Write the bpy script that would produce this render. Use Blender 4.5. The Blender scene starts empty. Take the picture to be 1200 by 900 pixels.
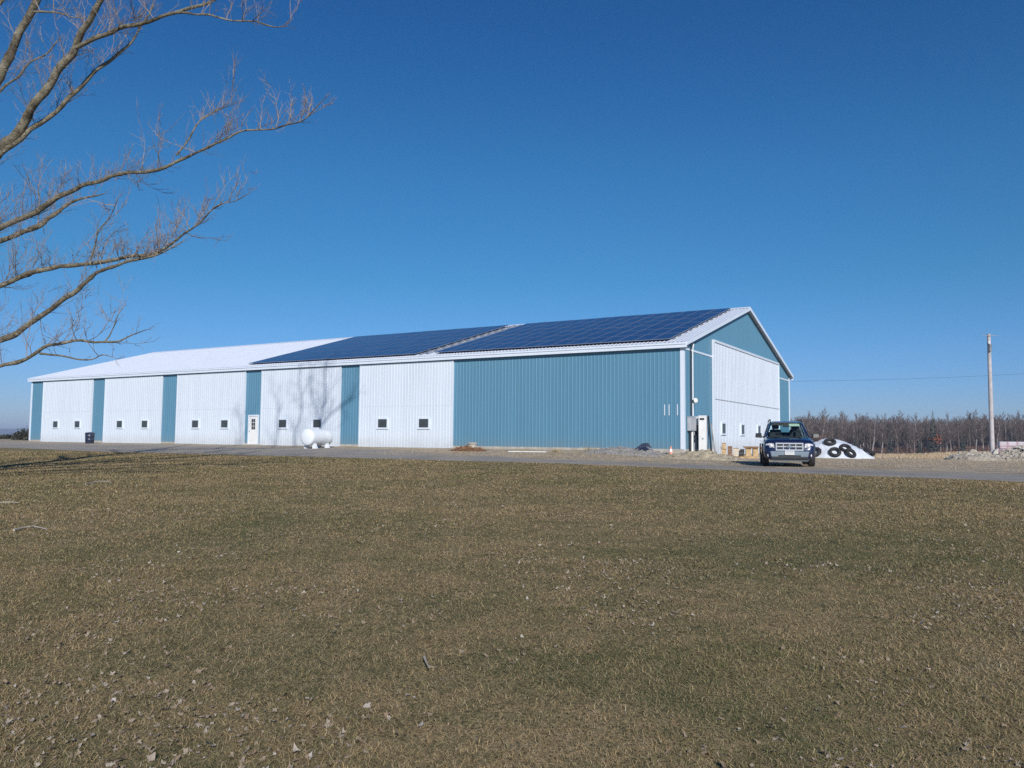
import bpy, bmesh, math, random
import numpy as np
from mathutils import Vector, Matrix, noise
R = math.radians
rnd = random.Random(7)
sc = bpy.context.scene
col = sc.collection

EL, AZ = R(27), math.atan2(.17, -.985)      # sun height and bearing
# ------------------------------------------------------------------ camera
F, CZ = 948.0, 1.6
PITCH, ROLL = math.atan(65 / F), .0091
_f = Vector((0, math.cos(PITCH), math.sin(PITCH)))
_u0 = Vector((0, -math.sin(PITCH), math.cos(PITCH)))
_c = math.sqrt(1 - ROLL * ROLL)
_r = Vector((1, 0, 0)) * _c + _u0 * ROLL
_u = Vector((-1, 0, 0)) * ROLL + _u0 * _c
cam = bpy.data.cameras.new('camera'); cam_o = bpy.data.objects.new('camera', cam); col.objects.link(cam_o)
cam_o.matrix_world = Matrix(((_r.x, _u.x, -_f.x, 0), (_r.y, _u.y, -_f.y, 0), (_r.z, _u.z, -_f.z, CZ), (0, 0, 0, 1)))
cam.sensor_width = 36; cam.lens = F * 36 / 1200; cam.clip_end = 20000; cam.clip_start = .05
sc.camera = cam_o

def ray(px, py):
    return _f + _r * ((px - 600) / F) + _u * ((450 - py) / F)
def at(px, py, Y):
    d = ray(px, py); t = Y / d.y
    return Vector((d.x * t, Y, CZ + d.z * t))

# ------------------------------------------------------------------ site frame (u along the facade, w into the barn)
CX, CY, BZ, A = 8.818, 41.464, 1.094, 1.02784
AXU = Vector((math.sin(A), -math.cos(A), 0)); AXW = Vector((math.cos(A), math.sin(A), 0))
SITE_ROT = A - math.pi / 2
SITE = Matrix.Translation((CX, CY, BZ)) @ Matrix.Rotation(SITE_ROT, 4, 'Z')
L, WD, HW = 60.96, 24.38, 5.3
def W(u, w, z=0.0):
    return SITE @ Vector((u, w, z))
def uw(x, y):
    dx, dy = x - CX, y - CY
    return dx * AXU.x + dy * AXU.y, dx * AXW.x + dy * AXW.y
HA = [(-6000, 9), (-400, 5), (-200, 3.2), (-60, 1.25), (-30, .64), (0, .53), (1, .6), (6, .75), (10, .88), (14, .98), (40, 1.6), (60, 1.9), (300, 4)]
HB = [(-6000, 9), (-400, 3.6), (-300, 3), (-60, 1.3), (-20, .95), (0, .86), (10, .88), (14, .98), (40, 1.6), (60, 1.9), (300, 4)]
def lerp_t(t, P):
    if t <= P[0][0]: return P[0][1]
    for (a, b), (c, e) in zip(P, P[1:]):
        if t <= c: return b + (e - b) * (t - a) / (c - a)
    return P[-1][1]
def ss(a, b, t):
    t = min(1, max(0, (t - a) / (b - a))); return t * t * (3 - 2 * t)
def gz(x, y):
    u, w = uw(x, y); s = -w
    k = ss(-4, 3, u)
    h = lerp_t(s, HA) * (1 - k) + lerp_t(s, HB) * k
    r = math.hypot(x, y)
    amp = .05 * ss(12, 20, s) + .035 * ss(-1, -6, s) * (1 if u > 2 else 0)
    n = noise.noise(Vector((x * .22, y * .22, 3.1))) * amp + noise.noise(Vector((x * .9, y * .9, 7.7))) * amp * .28
    if r > 120: n += noise.noise(Vector((x * .012, y * .012, 1.3))) * .25 * ss(120, 260, r)
    return CZ - h + n
def ground_at(px, py):
    d = ray(px, py); t = 1.0
    while t < 3000:
        p = d * t
        if CZ + p.z < gz(p.x, p.y): break
        t *= 1.002
    return Vector((p.x, p.y, gz(p.x, p.y)))

# ------------------------------------------------------------------ materials
def new_mat(name):
    m = bpy.data.materials.new(name); m.use_nodes = True
    nt = m.node_tree; b = nt.nodes['Principled BSDF']
    return m, nt, b
def ND(nt, kind, **kw):
    n = nt.nodes.new(kind)
    for k, v in kw.items():
        if k.startswith('i_'):
            n.inputs[int(k[2:]) if k[2:].isdigit() else k[2:]].default_value = v
        else: setattr(n, k, v)
    return n
def LK(nt, a, b): nt.links.new(a, b)
def tex_coord(nt): return ND(nt, 'ShaderNodeTexCoord').outputs['Object']
def nz(nt, co, scale, detail=4, rough=.6, dist=0.0):
    n = ND(nt, 'ShaderNodeTexNoise'); n.inputs['Scale'].default_value = scale; n.inputs['Detail'].default_value = detail
    n.inputs['Roughness'].default_value = rough; n.inputs['Distortion'].default_value = dist
    LK(nt, co, n.inputs['Vector']); return n.outputs['Fac']
def ramp(nt, fac, stops):
    r = ND(nt, 'ShaderNodeValToRGB'); e = r.color_ramp.elements
    e[0].position, e[0].color = stops[0][0], (*stops[0][1], 1)
    e[1].position, e[1].color = stops[-1][0], (*stops[-1][1], 1)
    for p, c in stops[1:-1]:
        q = e.new(p); q.color = (*c, 1)
    LK(nt, fac, r.inputs['Fac']); return r.outputs['Color']
def mixc(nt, fac, a, b, mode='MIX'):
    m = ND(nt, 'ShaderNodeMix', data_type='RGBA', blend_type=mode)
    for s, v in ((0, fac), (6, a), (7, b)):
        if hasattr(v, 'links') or hasattr(v, 'is_output'): LK(nt, v, m.inputs[s])
        else: m.inputs[s].default_value = v if s == 0 else (*v, 1)
    return m.outputs[2]
def mth(nt, op, a, b=None, clamp=False):
    m = ND(nt, 'ShaderNodeMath', operation=op, use_clamp=clamp)
    for i, v in ((0, a), (1, b)):
        if v is None: continue
        if hasattr(v, 'is_output'): LK(nt, v, m.inputs[i])
        else: m.inputs[i].default_value = v
    return m.outputs[0]
def smooth(nt, v, a, b):
    m = ND(nt, 'ShaderNodeMapRange', interpolation_type='SMOOTHSTEP')
    LK(nt, v, m.inputs[0]); m.inputs[1].default_value = a; m.inputs[2].default_value = b
    return m.outputs[0]
def bump(nt, b, h, dist, strength=1.0):
    n = ND(nt, 'ShaderNodeBump'); n.inputs['Distance'].default_value = dist; n.inputs['Strength'].default_value = strength
    LK(nt, h, n.inputs['Height']); LK(nt, n.outputs[0], b.inputs['Normal'])

def plain(name, c, rough=.6, metal=0.0, var=.12, scale=3.0, coat=0.0, bmp=0.0, spec=None):
    m, nt, b = new_mat(name)
    co = tex_coord(nt)
    f = nz(nt, co, scale, 5)
    lo = tuple(max(0, x * (1 - var)) for x in c); hi = tuple(min(1, x * (1 + var)) for x in c)
    LK(nt, ramp(nt, f, [(.3, lo), (.7, hi)]), b.inputs['Base Color'])
    b.inputs['Roughness'].default_value = rough; b.inputs['Metallic'].default_value = metal
    b.inputs['Coat Weight'].default_value = coat
    if spec is not None: b.inputs['Specular IOR Level'].default_value = spec
    if bmp: bump(nt, b, nz(nt, co, scale * 6, 5), bmp)
    return m

def sheet_metal(name, c, rough=.42, grey_streak=.0):
    # painted ribbed steel: faint panel to panel shifts, streaks, splash dirt near the ground
    m, nt, b = new_mat(name)
    co = tex_coord(nt)
    mp = ND(nt, 'ShaderNodeMapping'); mp.inputs['Scale'].default_value = (1.1, 1.1, .12); LK(nt, co, mp.inputs['Vector'])
    f = nz(nt, mp.outputs[0], 2.0, 6, .65)
    base = ramp(nt, f, [(.25, tuple(x * .94 for x in c)), (.75, tuple(min(1, x * 1.04) for x in c))])
    mp2 = ND(nt, 'ShaderNodeMapping'); mp2.inputs['Scale'].default_value = (1.09, 1.09, 0); LK(nt, co, mp2.inputs['Vector'])
    wn = ND(nt, 'ShaderNodeTexWhiteNoise', noise_dimensions='3D')
    sn = ND(nt, 'ShaderNodeVectorMath', operation='FLOOR'); LK(nt, mp2.outputs[0], sn.inputs[0]); LK(nt, sn.outputs[0], wn.inputs['Vector'])
    base = mixc(nt, mth(nt, 'MULTIPLY', wn.outputs['Value'], .035), base, (0, 0, 0))
    sep = ND(nt, 'ShaderNodeSeparateXYZ'); LK(nt, co, sep.inputs[0])
    low = mth(nt, 'MULTIPLY', smooth(nt, sep.outputs['Z'], .9, -.1), nz(nt, co, 1.3, 5, .7), True)
    base = mixc(nt, mth(nt, 'MULTIPLY', low, .45), base, (.25, .21, .15))
    if grey_streak:      # soft grey upright streaks in random blotches
        mg = ND(nt, 'ShaderNodeMapping'); mg.inputs['Scale'].default_value = (.9, .9, .28); LK(nt, co, mg.inputs['Vector'])
        g1 = smooth(nt, nz(nt, mg.outputs[0], 1.6, 5, .6, .4), .50, .66); g2 = smooth(nt, nz(nt, co, .11, 2, .5), .50, .62)
        base = mixc(nt, mth(nt, 'MULTIPLY', mth(nt, 'MULTIPLY', g1, g2), grey_streak * 2), base, (.34, .38, .46))
    LK(nt, base, b.inputs['Base Color'])
    b.inputs['Roughness'].default_value = rough
    bump(nt, b, nz(nt, co, .9, 3), .012, .5)
    return m

M = {}
M['white_metal'] = sheet_metal('white_metal', (.68, .745, .83), grey_streak=.06)
M['white_roof'] = sheet_metal('white_roof', (.63, .675, .765), .42)
M['blue_metal'] = sheet_metal('blue_metal', (.105, .255, .372))
M['white_trim'] = plain('white_trim', (.70, .77, .87), .4, var=.04)
M['concrete'] = plain('concrete', (.42, .39, .34), .9, var=.25, scale=2, bmp=.01)
M['glass_dark'] = plain('glass_dark', (.055, .065, .07), .08, var=.2, scale=.9)
M['dark_gap'] = plain('dark_gap', (.03, .03, .035), .8)
M['galv'] = plain('galv', (.42, .44, .47), .4, metal=.7, var=.15)
M['grey_paint'] = plain('grey_paint', (.40, .41, .44), .5)
M['white_paint'] = plain('white_paint', (.82, .82, .81), .35, var=.05, coat=.2)
M['tank_paint'] = plain('tank_paint', (.72, .76, .82), .4, var=.07, scale=1.6)
M['black_rubber'] = plain('black_rubber', (.022, .022, .024), .8, var=.3, scale=8)
M['black_plastic'] = plain('black_plastic', (.02, .022, .026), .45, var=.3, scale=4)
M['navy_plastic'] = plain('navy_plastic', (.02, .03, .06), .4, var=.3)
M['chrome'] = plain('chrome', (.74, .75, .78), .25, metal=.55, var=.03)
M['silver'] = plain('silver', (.22, .27, .32), .4, metal=.35, var=.08)
M['plate'] = plain('plate', (.8, .8, .78), .4, var=.03)
M['plate_ink'] = plain('plate_ink', (.10, .16, .30), .5)
M['seat'] = plain('seat', (.03, .03, .032), .85)
M['paper'] = plain('paper', (.55, .62, .48), .7)
M['wood'] = plain('wood', (.50, .35, .19), .8, var=.3, scale=6)
M['wood_dark'] = plain('wood_dark', (.22, .12, .06), .85, var=.35, scale=5)
M['wood_pale'] = plain('wood_pale', (.62, .54, .42), .8, var=.15, scale=5)
M['wood_grey'] = plain('wood_grey', (.30, .27, .25), .9, var=.3, scale=4)
M['cone'] = plain('cone', (.72, .27, .18), .5)
M['tarp_white'] = plain('tarp_white', (.66, .70, .77), .45, var=.13, scale=1.3, bmp=.05)
M['pole_wood'] = plain('pole_wood', (.46, .43, .44), .85, var=.2, scale=2)
M['wrap_pink'] = plain('wrap_pink', (.46, .30, .34), .5, var=.3, scale=1.2)
M['wrap_white'] = plain('wrap_white', (.56, .51, .56), .5, var=.15, scale=2)
M['mulch'] = plain('mulch', (.17, .085, .045), .95, var=.5, scale=9, bmp=.05)
M['gravel'] = plain('gravel', (.36, .34, .32), .95, var=.4, scale=14, bmp=.05)
M['dirt'] = plain('dirt', (.42, .36, .26), .95, var=.4, scale=5, bmp=.05)
M['rubble'] = plain('rubble', (.42, .37, .30), .95, var=.5, scale=4, bmp=.08)
M['stone'] = plain('stone', (.46, .43, .39), .9, var=.25, scale=3, bmp=.03)
M['stick'] = plain('stick', (.42, .37, .31), .85, var=.25, scale=9)
M['paint_navy'] = plain('paint_navy', (.009, .015, .055), .28, metal=.25, var=.04, coat=1.0)
M['hills'] = plain('hills', (.045, .05, .04), .95, var=.4, scale=.004)
M['far_bark'] = plain('far_bark', (.22, .19, .19), .9, var=.35, scale=.25)
M['far_bark_pale'] = plain('far_bark_pale', (.40, .37, .37), .9, var=.3, scale=.25)
M['far_twig'] = plain('far_twig', (.145, .112, .098), .95, var=.3, scale=.2)
M['conifer'] = plain('conifer', (.045, .052, .042), .95, var=.4, scale=.8)
M['rust_leaf'] = plain('rust_leaf', (.30, .085, .035), .9, var=.4, scale=2)
M['brush_red'] = plain('brush_red', (.16, .09, .065), .95, var=.4, scale=.6)
M['dry_weed'] = plain('dry_weed', (.33, .26, .15), .95, var=.3, scale=6)
M['hedge'] = plain('hedge', (.05, .05, .038), .95, var=.5, scale=1.2)

def m_windscreen():
    m, nt, b = new_mat('window_glass')
    out = nt.nodes['Material Output']
    tr = ND(nt, 'ShaderNodeBsdfTransparent'); tr.inputs[0].default_value = (.88, .95, .95, 1)
    gl = ND(nt, 'ShaderNodeBsdfGlossy'); gl.inputs['Roughness'].default_value = .02
    lw = ND(nt, 'ShaderNodeLayerWeight'); mx = ND(nt, 'ShaderNodeMixShader')
    fr = mth(nt, 'ADD', mth(nt, 'MULTIPLY', mth(nt, 'POWER', lw.outputs['Facing'], 5.0), .5), .035)
    LK(nt, fr, mx.inputs[0]); LK(nt, tr.outputs[0], mx.inputs[1]); LK(nt, gl.outputs[0], mx.inputs[2])
    LK(nt, mx.outputs[0], out.inputs['Surface']); return m
M['window_glass'] = m_windscreen()
def m_lens():
    m, nt, b = new_mat('lamp_lens')
    co = tex_coord(nt); f = nz(nt, co, 26, 3)
    LK(nt, ramp(nt, f, [(.35, (.45, .44, .45)), (.62, (.88, .86, .85))]), b.inputs['Base Color'])
    b.inputs['Metallic'].default_value = .15; b.inputs['Roughness'].default_value = .2; b.inputs['Coat Weight'].default_value = 1; return m
M['lamp_lens'] = m_lens()
def m_solar():
    m, nt, b = new_mat('solar_glass')
    co = tex_coord(nt)
    br = ND(nt, 'ShaderNodeTexBrick'); br.offset = 0
    br.inputs['Scale'].default_value = 1; br.inputs['Brick Width'].default_value = .163; br.inputs['Row Height'].default_value = .163
    br.inputs['Mortar Size'].default_value = .003
    br.inputs['Color1'].default_value = (.011, .030, .115, 1); br.inputs['Color2'].default_value = (.010, .026, .102, 1); br.inputs['Mortar'].default_value = (.04, .055, .11, 1)
    LK(nt, co, br.inputs['Vector'])
    LK(nt, br.outputs[0], b.inputs['Base Color'])
    b.inputs['Roughness'].default_value = .10; b.inputs['IOR'].default_value = 1.33; b.inputs['Specular IOR Level'].default_value = .15
    return m
M['solar_glass'] = m_solar()
M['solar_frame'] = plain('solar_frame', (.17, .21, .32), .4, metal=.2, var=.05)

def m_bark():
    m, nt, b = new_mat('bark')
    co = tex_coord(nt)
    f = nz(nt, co, 2.2, 8, .7); g = nz(nt, co, 26, 6, .7)
    c = ramp(nt, f, [(.36, (.075, .06, .04)), (.46, (.22, .187, .128)), (.56, (.33, .295, .21)), (.70, (.46, .43, .345))])
    c = mixc(nt, mth(nt, 'MULTIPLY', g, .55), c, (.07, .055, .04))
    k = nz(nt, co, 6.5, 5, .7, .8)
    c = mixc(nt, mth(nt, 'MULTIPLY', smooth(nt, k, .52, .62), .75), c, (.055, .045, .032))
    c = mixc(nt, mth(nt, 'MULTIPLY', smooth(nt, k, .44, .36), .5), c, (.44, .42, .36))
    LK(nt, c, b.inputs['Base Color']); b.inputs['Roughness'].default_value = .95
    bump(nt, b, mth(nt, 'ADD', g, k), .05); return m
M['bark'] = m_bark()
M['twig'] = plain('twig', (.23, .185, .160), .8, var=.3, scale=2)

def lawn_color(nt, co):
    n1 = nz(nt, co, .16, 5, .62); n2 = nz(nt, co, .9, 5, .65, .4); n3 = nz(nt, co, 4.8, 5, .75, .5)
    k = mth(nt, 'ADD', mth(nt, 'MULTIPLY', n1, .28), mth(nt, 'ADD', mth(nt, 'MULTIPLY', n2, .30), mth(nt, 'MULTIPLY', n3, .42)))
    return ramp(nt, k, [(.39, (.115, .135, .05)), (.455, (.215, .195, .078)), (.505, (.345, .262, .122)), (.55, (.45, .318, .155)), (.62, (.48, .38, .235))])

def m_ground():
    m, nt, b = new_mat('ground')
    co = tex_coord(nt)
    sep = ND(nt, 'ShaderNodeSeparateXYZ'); LK(nt, co, sep.inputs[0])
    u = sep.outputs['X']; s = mth(nt, 'MULTIPLY', sep.outputs['Y'], -1)
    wob = mth(nt, 'MULTIPLY', mth(nt, 'SUBTRACT', nz(nt, co, .8, 5, .7), .5), 2.4)
    s2 = mth(nt, 'ADD', s, wob)
    lawn = lawn_color(nt, co)
    fine = nz(nt, co, 42, 7, .8); fine2 = nz(nt, co, 11, 5, .75); fine3 = nz(nt, co, 2.6, 6, .72)
    lawn = mixc(nt, smooth(nt, fine, .44, .56), mixc(nt, .85, lawn, (.022, .02, .010)), mixc(nt, .25, lawn, (.50, .41, .26)))  # dark noise stands in for shaded gaps between blades, painted into the colour
    lawn = mixc(nt, mth(nt, 'MULTIPLY', smooth(nt, fine2, .5, .75), .5), lawn, (.34, .28, .18))
    lawn = mixc(nt, mth(nt, 'MULTIPLY', smooth(nt, fine3, .52, .40), .4), lawn, (.075, .08, .032))
    spk = ND(nt, 'ShaderNodeTexVoronoi', feature='F1'); spk.inputs['Scale'].default_value = 5.5; LK(nt, co, spk.inputs['Vector'])
    lawn = mixc(nt, mth(nt, 'MULTIPLY', smooth(nt, spk.outputs['Distance'], .13, .07), smooth(nt, fine3, .45, .6)), lawn, (.40, .36, .30))
    # bare dirt and gravel by the barn
    gcol = ramp(nt, nz(nt, co, 1.1, 7, .7), [(.30, (.30, .235, .165)), (.45, (.45, .375, .275)), (.58, (.56, .485, .375)), (.72, (.64, .585, .50))])
    gcol = mixc(nt, smooth(nt, nz(nt, co, 30, 5, .8), .35, .7), mixc(nt, .35, gcol, (.09, .07, .05)), gcol)
    tuft = mth(nt, 'MULTIPLY', smooth(nt, nz(nt, co, .55, 6, .7), .53, .63), .6)
    gcol = mixc(nt, tuft, gcol, lawn_color(nt, co))
    mp = ND(nt, 'ShaderNodeMapping'); mp.inputs['Scale'].default_value = (.12, 1.6, 1); LK(nt, co, mp.inputs['Vector'])
    rut = smooth(nt, nz(nt, mp.outputs[0], 1.0, 5, .65), .52, .62)
    gcol = mixc(nt, mth(nt, 'MULTIPLY', rut, .45), gcol, (.22, .165, .12))
    edge = mth(nt, 'ADD', mth(nt, 'MULTIPLY', mth(nt, 'MAXIMUM', u, 0), .13), 10.3)
    k = smooth(nt, mth(nt, 'SUBTRACT', s2, edge), -.35, .35)
    c = mixc(nt, k, gcol, lawn)
    # dry field beyond
    field = ramp(nt, nz(nt, co, .09, 6, .65), [(.32, (.27, .17, .10)), (.5, (.45, .34, .20)), (.68, (.58, .47, .30))])
    kf = smooth(nt, s2, -17, -23)
    c = mixc(nt, kf, c, field)
    LK(nt, c, b.inputs['Base Color']); b.inputs['Roughness'].default_value = 1; b.inputs['Specular IOR Level'].default_value = .15
    h = mth(nt, 'ADD', fine, mth(nt, 'MULTIPLY', fine2, 1.6))
    bump(nt, b, h, .02, .7)
    return m
M['ground'] = m_ground()

def m_road():
    m, nt, b = new_mat('road')
    co = tex_coord(nt)
    a = ramp(nt, nz(nt, co, .5, 7, .68), [(.3, (.25, .225, .20)), (.45, (.34, .31, .28)), (.58, (.39, .355, .315)), (.72, (.47, .43, .37))])
    a = mixc(nt, smooth(nt, nz(nt, co, 55, 4, .8), .3, .75), mixc(nt, .35, a, (.05, .05, .05)), a)
    mp = ND(nt, 'ShaderNodeMapping'); mp.inputs['Scale'].default_value = (.10, .9, 1); LK(nt, co, mp.inputs['Vector'])
    w = nz(nt, mp.outputs[0], 1.3, 6, .65, .6)
    a = mixc(nt, mth(nt, 'MULTIPLY', smooth(nt, w, .56, .64), .5), a, (.15, .14, .135))
    sep = ND(nt, 'ShaderNodeSeparateXYZ'); LK(nt, co, sep.inputs[0])
    near_wall = smooth(nt, mth(nt, 'ADD', sep.outputs['Y'], mth(nt, 'MULTIPLY', nz(nt, co, .6, 5, .7), 4)), -3.2, -.5)
    a = mixc(nt, mth(nt, 'MULTIPLY', near_wall, .75), a, (.36, .29, .21))
    a = mixc(nt, mth(nt, 'MULTIPLY', smooth(nt, nz(nt, co, .33, 7, .72), .45, .60), .65), a, (.37, .31, .235))
    LK(nt, a, b.inputs['Base Color']); b.inputs['Roughness'].default_value = .95
    bump(nt, b, nz(nt, co, 40, 5, .75), .02)
    return m
M['road'] = m_road()
def m_blade():
    m, nt, b = new_mat('grass')
    co = tex_coord(nt)
    c = lawn_color(nt, co)
    at_ = ND(nt, 'ShaderNodeAttribute', attribute_name='tint')
    tint = ramp(nt, at_.outputs['Fac'], [(0, (.08, .105, .035)), (.25, (.16, .17, .065)), (.33, (.20, .145, .075)), (.6, (.46, .36, .20)), (.8, (.31, .20, .105)), (1, (.56, .48, .34))])
    LK(nt, mixc(nt, .70, c, tint), b.inputs['Base Color'])
    b.inputs['Roughness'].default_value = .75; b.inputs['Specular IOR Level'].default_value = .2
    return m
M['grass'] = m_blade()
def m_leaf():
    m, nt, b = new_mat('dead_leaf')
    at_ = ND(nt, 'ShaderNodeAttribute', attribute_name='tint')
    LK(nt, ramp(nt, at_.outputs['Fac'], [(0, (.22, .15, .09)), (.6, (.34, .28, .22)), (1, (.50, .46, .42))]), b.inputs['Base Color'])
    b.inputs['Roughness'].default_value = .8
    return m
M['dead_leaf'] = m_leaf()

# ------------------------------------------------------------------ mesh helpers
class MB:
    def __init__(s): s.v, s.f = [], []
    def add(s, vs, fs):
        o = len(s.v); s.v += [tuple(p) for p in vs]; s.f += [tuple(i + o for i in f) for f in fs]; return s
    def box(s, x0, x1, y0, y1, z0, z1):
        return s.add([(x0, y0, z0), (x1, y0, z0), (x1, y1, z0), (x0, y1, z0), (x0, y0, z1), (x1, y0, z1), (x1, y1, z1), (x0, y1, z1)],
                     [(3, 2, 1, 0), (4, 5, 6, 7), (0, 1, 5, 4), (1, 2, 6, 5), (2, 3, 7, 6), (3, 0, 4, 7)])
    def hexa(s, p):   # 8 points, bottom loop then top loop
        return s.add(p, [(3, 2, 1, 0), (4, 5, 6, 7), (0, 1, 5, 4), (1, 2, 6, 5), (2, 3, 7, 6), (3, 0, 4, 7)])
    def prism(s, poly, y0, y1):   # polygon in x,z extruded along y
        n = len(poly)
        return s.add([(x, y0, z) for x, z in poly] + [(x, y1, z) for x, z in poly],
                     [tuple(range(n)), tuple(range(2 * n - 1, n - 1, -1))] + [(i, i + n, (i + 1) % n + n, (i + 1) % n) for i in range(n)])
    def slab(s, quad, t):     # 4+ points, thickened along the normal
        q = [Vector(p) for p in quad]; nn = (q[1] - q[0]).cross(q[2] - q[0]).normalized() * t; n = len(q)
        return s.add(q + [p + nn for p in q], [tuple(range(n - 1, -1, -1)), tuple(range(n, 2 * n))] + [(i, (i + 1) % n, (i + 1) % n + n, i + n) for i in range(n)])
    def tube(s, pts, rad, n=6, cap=True):
        pts = [Vector(p) for p in pts]; m = len(pts); vs = []; up = Vector((.13, .21, .97))
        side = None
        for i, p in enumerate(pts):
            t = (pts[min(i + 1, m - 1)] - pts[max(i - 1, 0)])
            t = t.normalized() if t.length > 1e-9 else Vector((0, 0, 1))
            if side is None:
                side = t.cross(up if abs(t.dot(up)) < .95 else Vector((1, 0, 0))).normalized()
            else:
                side = (side - t * side.dot(t)); side = side.normalized() if side.length > 1e-6 else t.orthogonal().normalized()
            b = t.cross(side); r = rad[i] if hasattr(rad, '__len__') else rad
            for k in range(n):
                a = 2 * math.pi * k / n; vs.append(p + (side * math.cos(a) + b * math.sin(a)) * r)
        fs = [(i * n + k, i * n + (k + 1) % n, (i + 1) * n + (k + 1) % n, (i + 1) * n + k) for i in range(m - 1) for k in range(n)]
        if cap: fs += [tuple(range(n - 1, -1, -1)), tuple((m - 1) * n + k for k in range(n))]
        return s.add(vs, fs)
    def lathe(s, prof, c=(0, 0, 0), axis='Z', n=24):   # profile of (radius, height)
        vs = []
        for r, h in prof:
            for k in range(n):
                a = 2 * math.pi * k / n; p = (r * math.cos(a), r * math.sin(a), h)
                if axis == 'X': p = (h, r * math.cos(a), r * math.sin(a))
                if axis == 'Y': p = (r * math.cos(a), h, r * math.sin(a))
                vs.append((p[0] + c[0], p[1] + c[1], p[2] + c[2]))
        m = len(prof)
        fs = [(i * n + k, i * n + (k + 1) % n, (i + 1) * n + (k + 1) % n, (i + 1) * n + k) for i in range(m - 1) for k in range(n)]
        if prof[0][0] > 1e-5: fs.append(tuple(range(n - 1, -1, -1)))
        if prof[-1][0] > 1e-5: fs.append(tuple((m - 1) * n + k for k in range(n)))
        return s.add(vs, fs)
    def torus(s, c, nrm, R0, r0, n=28, m=10, sx=1.0):
        nrm = Vector(nrm).normalized(); a = nrm.orthogonal().normalized(); b = nrm.cross(a); c = Vector(c); vs = []
        for i in range(n):
            t = 2 * math.pi * i / n; d = a * math.cos(t) + b * math.sin(t)
            for j in range(m):
                p = 2 * math.pi * j / m; vs.append(c + d * (R0 + r0 * math.cos(p)) + nrm * r0 * sx * math.sin(p))
        return s.add(vs, [(i * m + j, ((i + 1) % n) * m + j, ((i + 1) % n) * m + (j + 1) % m, i * m + (j + 1) % m) for i in range(n) for j in range(m)])
    def build(s, name, mat, parent=None, smooth=False, bevel=0.0, matrix=None):
        me = bpy.data.meshes.new(name); me.from_pydata(s.v, [], s.f); me.update()
        if smooth:
            me.polygons.foreach_set('use_smooth', [True] * len(me.polygons))
        me.materials.append(mat if not isinstance(mat, str) else M[mat])
        o = bpy.data.objects.new(name, me); col.objects.link(o)
        if parent: o.parent = parent
        if matrix is not None: o.matrix_world = matrix
        if bevel:
            md = o.modifiers.new('bevel', 'BEVEL'); md.width = bevel; md.segments = 2; md.limit_method = 'ANGLE'; md.angle_limit = R(40)
        if smooth:
            try:
                me.set_sharp_from_angle(angle=R(42))
            except Exception: pass
        return o
def tag(o, label=None, cat=None, group=None, kind=None):
    if label: o['label'] = label
    if cat: o['category'] = cat
    if group: o['group'] = group
    if kind: o['kind'] = kind
    return o
def empty(name, loc=(0, 0, 0), rz=0.0, matrix=None):
    o = bpy.data.objects.new(name, None); col.objects.link(o); o.empty_display_size = .3
    if matrix is not None: o.matrix_world = matrix
    else: o.location = loc; o.rotation_euler = (0, 0, rz)
    return o
def on_ground(px, py, Y):
    p = at(px, py, Y); return Vector((p.x, p.y, gz(p.x, p.y)))
def np_mesh(name, verts, loops, starts, totals, mat, tint=None):
    me = bpy.data.meshes.new(name)
    me.vertices.add(len(verts)); me.vertices.foreach_set('co', np.ascontiguousarray(verts, dtype=np.float32).ravel())
    me.loops.add(len(loops)); me.loops.foreach_set('vertex_index', np.ascontiguousarray(loops, dtype=np.int32))
    me.polygons.add(len(starts)); me.polygons.foreach_set('loop_start', np.ascontiguousarray(starts, dtype=np.int32))
    try: me.polygons.foreach_set('loop_total', np.ascontiguousarray(totals, dtype=np.int32))
    except Exception: pass
    if tint is not None:
        at_ = me.attributes.new('tint', 'FLOAT', 'POINT'); at_.data.foreach_set('value', np.ascontiguousarray(tint, dtype=np.float32))
    me.update(calc_edges=True); me.validate()
    me.materials.append(mat)
    o = bpy.data.objects.new(name, me); col.objects.link(o); return o

# ------------------------------------------------------------------ ground, road, hills
def build_ground():
    nr, na = 250, 300
    radii = [0.0] + [1.2 * (7000 / 1.2) ** (i / (nr - 1)) for i in range(nr)]
    inv = SITE.inverted(); v = []; f = []
    # the ground sags a little under the barn pad edges only through gz
    v.append(inv @ Vector((0, 0, gz(0, 0))))
    for r in radii[1:]:
        for k in range(na):
            a = 2 * math.pi * k / na; x, y = r * math.cos(a), r * math.sin(a)
            v.append(inv @ Vector((x, y, gz(x, y))))
    for k in range(na): f.append((0, 1 + k, 1 + (k + 1) % na))
    for i in range(nr - 1):
        for k in range(na):
            a0 = 1 + i * na; a1 = 1 + (i + 1) * na
            f.append((a0 + k, a1 + k, a1 + (k + 1) % na, a0 + (k + 1) % na))
    mb = MB(); mb.v = [tuple(p) for p in v]; mb.f = f
    o = mb.build('ground', 'ground', smooth=True, matrix=SITE)
    tag(o, kind='structure')
build_ground()

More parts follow.
